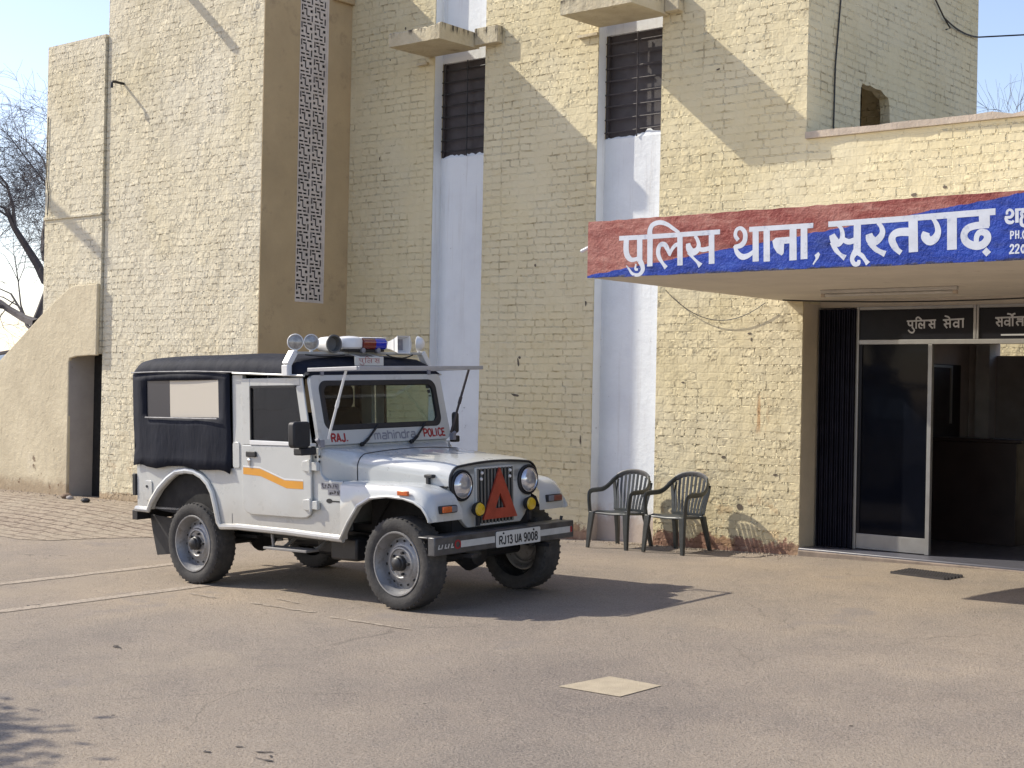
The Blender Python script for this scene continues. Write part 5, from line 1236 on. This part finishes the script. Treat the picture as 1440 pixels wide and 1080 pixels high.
# doors
for s in (-1, 1):
    yo, yi = s * .762, s * .742
    dl = [(.683, 1.185), (1.522, 1.185), (1.522, .70), (1.505, .655), (1.46, .632), (1.40, .626), (.80, .626), (.735, .64), (.695, .675), (.683, .73)]
    door_ = J(MB().prism(dl, 'y', yi, yo), 'door', JP, bevel=.007)
    wf = MB()
    wf.prism([(.683, 1.187), (.683, 1.722), (.79, 1.722), (.79, 1.187)], 'y', yi, s * .757)
    wf.prism([(.791, 1.66), (.791, 1.722), (1.395, 1.722), (1.40, 1.66)], 'y', yi, s * .757)
    wf.prism([(1.396, 1.722), (1.425, 1.722), (1.522, 1.20), (1.522, 1.187), (1.44, 1.187), (1.35, 1.659), (1.401, 1.659)], 'y', yi, s * .757)
    J(wf, 'window_frame', JP, door_, bevel=.005)
    wr = MB()
    wr.box(.791, .803, min(yi, yo), max(yi, yo), 1.225, 1.659).box(.804, 1.36, min(yi, yo), max(yi, yo), 1.647, 1.659)
    J(wr, 'glass_run', JR, door_, smooth=0)
    J(MB().prism([(.79, 1.187), (.79, 1.225), (1.25, 1.218), (1.43, 1.2), (1.435, 1.187)], 'y', s * .738, s * .768), 'window_ledge', JW, door_, smooth=0, bevel=.004)
    J(MB().prism([(.80, 1.20), (.80, 1.655), (1.355, 1.655), (1.445, 1.20)], 'y', s * .747, s * .750), 'window_glass', JGT if s < 0 else JGL, door_, smooth=0)
    hb = MB().box(.755, .875, min(s * .763, s * .782), max(s * .763, s * .782), 1.09, 1.135)
    hd = J(hb, 'handle', JR, door_, bevel=.006)
    J(MB().lathe([(.018, 0), (.018, .012), (.001, .016)], (.785, s * .763, 1.062), (0, s, 0), 12).box(.775, .795, min(s * .763, s * .775), max(s * .763, s * .775), 1.02, 1.06), 'door_lock', JCH, hd)
    for z in (1.035, .735):
        J(MB().prism([(1.425, z + .0), (1.44, z + .038), (1.50, z + .045), (1.515, z + .03), (1.60, z + .035), (1.605, z - .035), (1.515, z - .03), (1.50, z - .045), (1.44, z - .038)], 'y', s * .745, s * .777).lathe([(.014, -.05), (.014, .05)], (1.524, s * .772, z), (0, 0, 1), 10), 'hinge', JP, door_, bevel=.004)
    y1 = s * .7632
    J(MB().add([(x, y1, z) for x, z in ((.70, 1.004), (.912, .998), (1.21, .915), (1.43, .913), (1.43, .853), (1.233, .853), (.917, .939), (.70, .949))], [(0, 1, 6, 7), (1, 2, 5, 6), (2, 3, 4, 5)]), 'stripe', JST, door_, smooth=0)
    J(MB().add([(x, y1, z) for x, z in ((.70, 1.020), (.912, 1.014), (1.21, .931), (1.43, .929), (1.43, .917), (1.21, .919), (.912, 1.002), (.70, 1.008))], [(0, 1, 6, 7), (1, 2, 5, 6), (2, 3, 4, 5)]), 'stripe_edge', JW, door_, smooth=0)
    J(MB().tube([(.60, s * .772, 1.768), (1.46, s * .768, 1.735)], .012, 6, flat=(1.2, .8)), 'rain_gutter', JP, body)
    # wing mirror (the far one is folded back against its door)
    if s < 0:
        mi_ = J(MB().prism([(y, z) for y, z in [(s * .93 + a, 1.285 + b) for a, b in rrect(.085, -.10, .10, .03, 4)]], 'x', 1.55, 1.62), 'mirror', JR, bevel=.012)
        J(MB().box(1.5485, 1.5495, min(s * .86, s * 1.0), max(s * .86, s * 1.0), 1.20, 1.37), 'mirror_glass', JCH, mi_, smooth=0)
    else:
        mi_ = J(MB().prism([(.815 + a, 1.325 + b) for a, b in rrect(.03, -.09, .09, .025, 4)], 'x', 1.56, 1.60), 'mirror', JR, bevel=.012)
    J(MB().box(1.50, 1.60, min(s * .77, s * .92), max(s * .77, s * .92), 1.125, 1.184) if s < 0 else MB().box(1.55, 1.62, .77, .83, 1.16, 1.215), 'mirror_foot', JR, mi_, bevel=.01)
    if s < 0: J(MB().beam((1.56, s * .76, 1.20), (1.58, s * .88, 1.205), .05, .025), 'mirror_arm', JW, mi_, bevel=.005)

# badge and small print on the scuttle
bd = MB(); rb_ = random.Random(9)
for row, (x0, z0, n, w_) in enumerate(((1.625, .868, 6, .030), (1.70, .822, 4, .030))):
    for k in range(n):
        x = x0 + k * w_
        for q in range(3):
            xa = x + rb_.uniform(0, .012); za = z0 + rb_.uniform(0, .022)
            bd.box(xa, xa + rb_.choice((.006, .016)), -.7432, -.7425, za, za + rb_.choice((.007, .016)))
bd2 = MB().box(1.615, 1.81, -.7422, -.7412, .862, .908).box(1.69, 1.825, -.7422, -.7412, .818, .858)
bdo = J(bd2, 'side_badge', JGREY, body, smooth=0)
J(bd, 'badge_lettering', JR, bdo, smooth=0)
J(MB().box(1.70, 1.82, -.7424, -.7412, .766, .776).loft([[(1.705 + .035 * math.cos(a), y, .772 + .018 * math.sin(a)) for a in [2 * math.pi * k / 16 for k in range(16)]] for y in (-.7412, -.7420)]), 'small_badge', JR, body, smooth=0)
for x, z in ((1.555, 1.135), (1.60, 1.14), (1.56, 1.085), (1.595, 1.10)):
    J(MB().lathe([(.0, .004), (.010, .003), (.011, 0)], (x, -.741, z - .03), (0, -1, 0), 8), 'bolt', JR, body)

# windscreen frame
wb, wt = Vector((1.575, 0, 1.185)), Vector((1.452, 0, 1.737))
wu = (wt - wb).normalized(); wl = (wt - wb).length; wnn = Vector((wu.z, 0, -wu.x))
def ws(u, v, d=0): p = wb + wu * v + wnn * d; return (p.x, u, p.z)
fo_ = rrect(.742, 0, wl, .05, 6, .735); fi = rrect(.652, .122, wl - .055, .075, 6, .652)
fr_ = MB().loft([[ws(u, v, 0) for u, v in fo_], [ws(u, v, .030) for u, v in rrect(.737, .005, wl - .005, .048, 6, .73)], [ws(u, v, .030) for u, v in fi], [ws(u, v, 0) for u, v in fi], [ws(u, v, 0) for u, v in fo_]], caps=False)
wsf = J(fr_, 'windscreen_frame', JP)
fk = rrect(.610, .160, wl - .09, .06, 6, .610)
J(MB().loft([[ws(u, v, .028) for u, v in rrect(.66, .114, wl - .047, .08, 6, .66)], [ws(u, v, .037) for u, v in fi], [ws(u, v, .034) for u, v in fk], [ws(u, v, .012) for u, v in fk], [ws(u, v, .010) for u, v in fi]], caps=False), 'rubber_seal', JR, wsf)
J(MB().add([ws(u, v, .020) for u, v in fk], [tuple(range(len(fk)))]), 'windscreen', JG, wsf, smooth=0)
J(MB().box(1.50, 1.58, -.70, .70, 1.15, 1.184), 'scuttle', JP, wsf, smooth=0)
J(stroke_text('RAJ.', .066, .165, lambda u, v, d: ws(-.525 + u, .058 + v, .0308 + d), .017), 'red_lettering', JRED, wsf, smooth=0)
J(stroke_text('POLICE', .066, .25, lambda u, v, d: ws(.545 + u, .062 + v, .0308 + d), .0155), 'red_lettering', JRED, wsf, smooth=0)
J(stroke_text('mahindra', .07, .46, lambda u, v, d: ws(.085 + u, .062 + v, .0308 + d), .0145), 'grey_lettering', JGREY, wsf, smooth=0)
for y0, y1 in ((-.30, -.10), (.255, .445)):
    J(MB().beam(ws(y0, -.005, .05), ws(y0 + .06, .035, .055), .020, .016).beam(ws(y0 + .06, .035, .055), ws(y1, .145, .048), .014, .012).lathe([(.018, -.01), (.018, .012), (.001, .016)], ws(y0, -.005, .035), (1, 0, .2), 10), 'wiper', JR, wsf)
for s in (-1, 1):
    J(MB().tube([ws(s * .735, .02, .03), ws(s * .78, .05, .05)], .018, 6).box(1.60, 1.64, s * .74 - .02, s * .74 + .02, 1.18, 1.24), 'hinge_block', JGREY, wsf, bevel=.004)
st_ = MB()
for k, v in enumerate((.44, .40, .37)):
    st_.add([ws(.545 + .01 * k, v, .0225), ws(.59, v, .0225), ws(.59, v + (.028 if k < 2 else .012), .0225), ws(.545 + .01 * k, v + (.028 if k < 2 else .012), .0225)], [(0, 1, 2, 3)])
J(st_, 'windscreen_sticker', JR, wsf, smooth=0)
# mesh guard hinged up like a visor over the windscreen
gd_ = MB()
GZ = 1.785
a_, b_, c_, d_ = (1.46, -.72, GZ - .005), (2.0, -.70, GZ), (2.0, .70, GZ), (1.46, .72, GZ - .005)
for p, q in ((b_, c_), (a_, d_)): gd_.beam(p, q, .028, .030)
for p, q in ((a_, b_), (d_, c_)): gd_.beam(p, q, .024, .030)
guard = J(gd_, 'windscreen_guard', simple('guard_grey', (.44, .44, .45, 1), .45, metal=.3, obj=True), smooth=0, bevel=.004)
for s in (-1, 1):
    J(MB().tube([(1.645, s * .69, 1.245), (1.86, s * .69, GZ - .01)], .0105, 6).lathe([(.014, -.03), (.014, .03)], (1.755, s * .69, 1.515), (.37, 0, .93), 8), 'stay', JW if s < 0 else M['bar'], guard)
    J(MB().box(1.46, 1.49, s * .60 - .015, s * .60 + .015, 1.735, 1.79), 'guard_hinge', JGREY, guard, smooth=0)

# canvas top
def roofsec(x, hw, zs, zt, crown, n=6, m=8):
    r0 = zt - zs
    p = []
    for k in range(n + 1):
        a = R(90 * k / n); p.append((-hw + .13 * (1 - math.cos(a)), zs + r0 * math.sin(a)))
    for k in range(1, m):
        u = -1 + 2 * k / m; p.append(((hw - .13) * u, zt + crown * (1 - u * u)))
    for k in range(n, -1, -1):
        a = R(90 * k / n); p.append((hw - .13 * (1 - math.cos(a)), zs + r0 * math.sin(a)))
    return [(x, y, z) for y, z in p]
secs = [(-.815, .745, 1.765, 1.79, .004), (-.80, .758, 1.77, 1.85, .012), (-.755, .764, 1.775, 1.893, .022), (-.62, .767, 1.778, 1.912, .030), (-.25, .764, 1.776, 1.905, .034), (.15, .764, 1.775, 1.908, .034), (.5, .764, 1.772, 1.896, .032), (.85, .762, 1.766, 1.894, .030), (1.12, .76, 1.758, 1.888, .026), (1.28, .757, 1.752, 1.868, .022), (1.39, .75, 1.745, 1.826, .014), (1.475, .74, 1.738, 1.765, .004)]
top = J(MB().loft([roofsec(*q) for q in secs]), 'canvas_top', JC, smooth=60)
rnd2 = random.Random(8)
for s in (-1, 1):
    # side curtain with a clear window let into it
    x0, x1, z0, z1 = -.805, .535, .985, 1.775
    N = 14
    rows = []
    hx0, hx1, hz0, hz1 = -.60, .395, 1.405, 1.715
    us = [x0, -.70, hx0, -.45, -.27, -.1, .1, .25, hx1, .47, x1]
    vs = [0, .12, .25, .36, .45, hz0, 1.5, 1.6, hz1, 1.75, z1]
    vs = [z0 + .0, 1.06, 1.15, 1.24, 1.33, hz0, 1.48, 1.56, 1.64, hz1, z1]
    mbk = MB(); P_ = {}
    for i, x in enumerate(us):
        for j, z in enumerate(vs):
            bul = .012 * math.sin((x - x0) / (x1 - x0) * math.pi) + (.014 * math.sin(x * 9 + z * 5) * math.exp(-((z - 1.12) / .18) ** 2))
            if j == 0: bul += .012; z = z + .018 * math.sin(i * 1.7) - .02 * (x > .3) - .005
            if j == 1: bul += .010 * math.cos(i * 2.1)
            P_[i, j] = len(mbk.v); mbk.v.append((x, s * (.758 + bul), z))
    for i in range(len(us) - 1):
        for j in range(len(vs) - 1):
            if us[i] >= hx0 - 1e-6 and us[i + 1] <= hx1 + 1e-6 and vs[j] >= hz0 - 1e-6 and vs[j + 1] <= hz1 + 1e-6: continue
            mbk.f.append((P_[i, j], P_[i + 1, j], P_[i + 1, j + 1], P_[i, j + 1])); mbk.mi.append(0)
    cur = J(mbk, 'side_curtain', JC, top, smooth=60, solid=.006)
    J(MB().add([(-.27, s * .760, hz0 - .01), (hx1 + .01, s * .760, hz0 - .01), (hx1 + .01, s * .760, hz1 + .01), (-.27, s * .760, hz1 + .01)], [(0, 1, 2, 3)]), 'clear_window', JF if s < 0 else JF2, top, smooth=0)
    J(MB().add([(hx0 - .01, s * .760, hz0 - .01), (-.272, s * .760, hz0 - .01), (-.272, s * .760, hz1 + .01), (hx0 - .01, s * .760, hz1 + .01)], [(0, 1, 2, 3)]), 'dusty_window', JFD, top, smooth=0)
    J(MB().tube([(-.81, s * .772, 1.79), (-.4, s * .776, 1.793), (.1, s * .776, 1.79), (.60, s * .774, 1.775)], .0055, 5), 'piping', simple('piping_grey', (.13, .13, .15, 1), .6), top)
    pip = MB()
    pip.tube([(hx0 + .0, s * .782, hz0 - .004), (-.1, s * .786, hz0 - .008), (hx1, s * .784, hz0 - .012)], .006, 5)
    J(pip, 'window_hem', simple('hem_grey', (.16, .16, .18, 1), .6), top)
# rear curtain
J(MB().grid([[(-.806 - .012 * math.sin((u + 4) / 8 * math.pi), .752 * u / 4, .985 + (1.79 - .985) * v / 6) for u in range(-4, 5)] for v in range(7)]), 'rear_curtain', JC, top, solid=.006)
# tie cords at the curtain hem are left out of sight; hoops inside
J(MB().tube([(.54, -.72, .99), (.54, -.72, 1.74), (.54, -.6, 1.86), (.54, .6, 1.86), (.54, .72, 1.74), (.54, .72, .99)], .018, 6), 'roll_hoop', JR, top)

# seats and cabin
for s in (-1, 1):
    se = J(MB().prism([(.62, .70), (1.12, .72), (1.14, .84), (.76, .84), (.68, 1.46), (.55, 1.47), (.56, .85)], 'y', s * .36 - .22, s * .36 + .22), 'seat', JSEAT, bevel=.04)
    J(MB().prism([(y + s * .36, z) for y, z in rrect(.14, 1.45, 1.665, .07, 5)], 'x', .57, .67), 'headrest', JSEAT, se, bevel=.02)
    J(MB().box(-.62, .46, min(s * .36, s * .69), max(s * .36, s * .69), .64, .90), 'bench_seat', JSEAT, bevel=.03)
J(MB().box(1.36, 1.489, -.69, .69, .98, 1.16), 'dashboard', JSEAT, bevel=.03)
tw = [(1.22 + .0 + .19 * math.sin(a) * .42, -.36 + .19 * math.cos(a), 1.12 + .19 * math.sin(a) * .9) for a in [2 * math.pi * k / 24 for k in range(25)]]
sw_ = J(MB().tube(tw, .014, 8), 'steering_wheel', JR)
J(MB().tube([(1.23, -.36, 1.12), (1.42, -.36, 1.02)], .02, 8).tube([(1.22, -.53, 1.12), (1.22, -.19, 1.12)], .012, 6), 'steering_column', JR, sw_)

# roof bar with its lamps
LB = 1.28
bar_ = J(MB().box(LB - .03, LB + .03, -.70, .70, 1.905, 1.927), 'roof_bar', simple('rail_grey', (.40, .40, .38, 1), .5, obj=True), bevel=.004)
for s in (-1, 1):
    J(MB().beam((LB, s * .785, 1.735), (LB, s * .785, 1.822), .07, .05, (0, 1, 0)).beam((LB, s * .785, 1.822), (LB, s * .715, 1.925), .07, .05, (0, 1, 0)), 'bar_post', JW, bar_, bevel=.006)
sp_ = J(MB().box(1.432, 1.440, -.205, .115, 1.812, 1.886).beam((LB, -.15, 1.915), (1.435, -.15, 1.884), .02, .006).beam((LB, .06, 1.915), (1.435, .06, 1.884), .02, .006), 'roof_sign', JPL, bar_, bevel=.003)
pm = MB(); strokes(pm, PULIS, lambda x, z, d: (1.4425 + d, -.048 + x * .235, 1.852 + z * .126), .00005, .024)
J(pm, 'lettering', JRED, bar_, smooth=0)
for y, yaw_, col in ((-.69, .9, 0), (-.53, .35, 1), (.56, -.5, 0), (.69, 2.6, 1)):
    ax3 = Vector((math.cos(yaw_), -math.sin(yaw_), .03))
    o3 = Vector((LB, y, 2.002))
    sl = J(MB().lathe([(.001, -.050), (.028, -.047), (.052, -.027), (.062, .0), (.066, .010), (.061, .014), (.057, .004), (.036, -.02), (.001, -.028)], o3, ax3, 24).tube([(LB, y, 1.926), (LB, y, 1.945)], .014, 8), 'spot_lamp', JW)
    J(MB().lathe([(.058, .006), (.045, .012), (.001, .016)], o3, ax3, 24), 'lens', JLD, sl)
hx = Vector((math.cos(.12), -math.sin(.12), 0))
ho = Vector((LB - .02, -.335, 1.990))
hn = J(MB().lathe([(.001, -.10), (.045, -.10), (.058, -.075), (.062, .055), (.072, .08), (.074, .09), (.066, .09), (.055, .06)], ho, hx, 24).tube([(LB, -.335, 1.925), (LB - .01, -.335, 1.97)], .012, 6), 'loud_hailer', JW)
J(MB().lathe([(.075, .082), (.075, .094), (.062, .094), (.05, .05), (.001, .045)], ho, hx, 24), 'grille', simple('horn_grey', (.10, .10, .095, 1), .5), hn)
# siren drum with red and blue beacon
be = J(MB().lathe([(.001, -.05), (.098, -.048), (.112, -.035), (.116, .02), (.110, .038), (.08, .052), (.04, .058), (.001, .060)], (LB + .0, -.125, 1.998), (0, 0, 1), 32), 'siren_beacon', JW)
def rbox(y0, y1, mat, nm):
    pr = [(-.07, 1.948), (-.085, 1.965), (-.09, 2.01), (-.07, 2.036), (0, 2.042), (.07, 2.036), (.09, 2.01), (.085, 1.965), (.07, 1.948)]
    return J(MB().loft([[(LB + .02 + x, y, z) for x, z in pr] for y in (y0, y1)]), nm, mat, be, smooth=50)
rbox(-.05, .085, JREDL, 'red_lens'); rbox(.086, .205, JBLU, 'blue_lens')
J(MB().loft([[(LB + .02 + x * k, y, 1.995 + (z - 1.995) * k) for x, z in [(-.07, 1.948), (-.09, 2.01), (0, 2.042), (.09, 2.01), (.07, 1.948)]] for y, k in ((.206, 1.0), (.225, .9), (.238, .6))]), 'end_cap', JW, be)
J(MB().prism([(LB + .02 + x, z) for x, z in [(-.07, 2.0375), (0, 2.0435), (.07, 2.0375), (.07, 2.044), (0, 2.050), (-.07, 2.044)]], 'y', -.05, .225), 'top_cover', JW, be, bevel=.004)
J(MB().box(LB - .06, LB + .08, -.20, .20, 1.928, 1.947), 'base', JR, be, smooth=0)
for y in (-.05, .12): J(MB().lathe([(.022, -.02), (.022, .02), (.001, .024)], (LB + .08, y, 1.938), (1, 0, 0), 12), 'foot', JGREY, be)
# square horn speaker
sk = MB().loft([[(LB - .10 + x, .44 + y * k, 1.99 + z * k) for y, z in ((-1, -1), (1, -1), (1, 1), (-1, 1))] for x, k in ((0, .03), (.04, .035), (.10, .05), (.17, .072), (.172, .075), (.168, .068), (.11, .045))])
spk = J(sk, 'horn_speaker', JW, smooth=20)
J(MB().box(LB + .005, LB + .012, .385, .495, 1.935, 2.045).lathe([(.022, 0), (.02, .015), (.001, .02)], (LB + .012, .44, 1.99), (1, 0, 0), 14), 'horn_throat', JGREY, spk, smooth=0)
J(MB().tube([(LB, .44, 1.927), (LB - .02, .44, 1.96)], .012, 6), 'bracket', JD, spk)
cb_ = J(MB().tube(sag((LB + .035, .27, 1.905), (LB + .035, .58, 1.905), .03, 8), .006, 5).tube(sag((LB + .035, -.62, 1.902), (LB + .035, -.20, 1.902), .012, 8), .005, 5), 'loose_wire', JR, bar_)
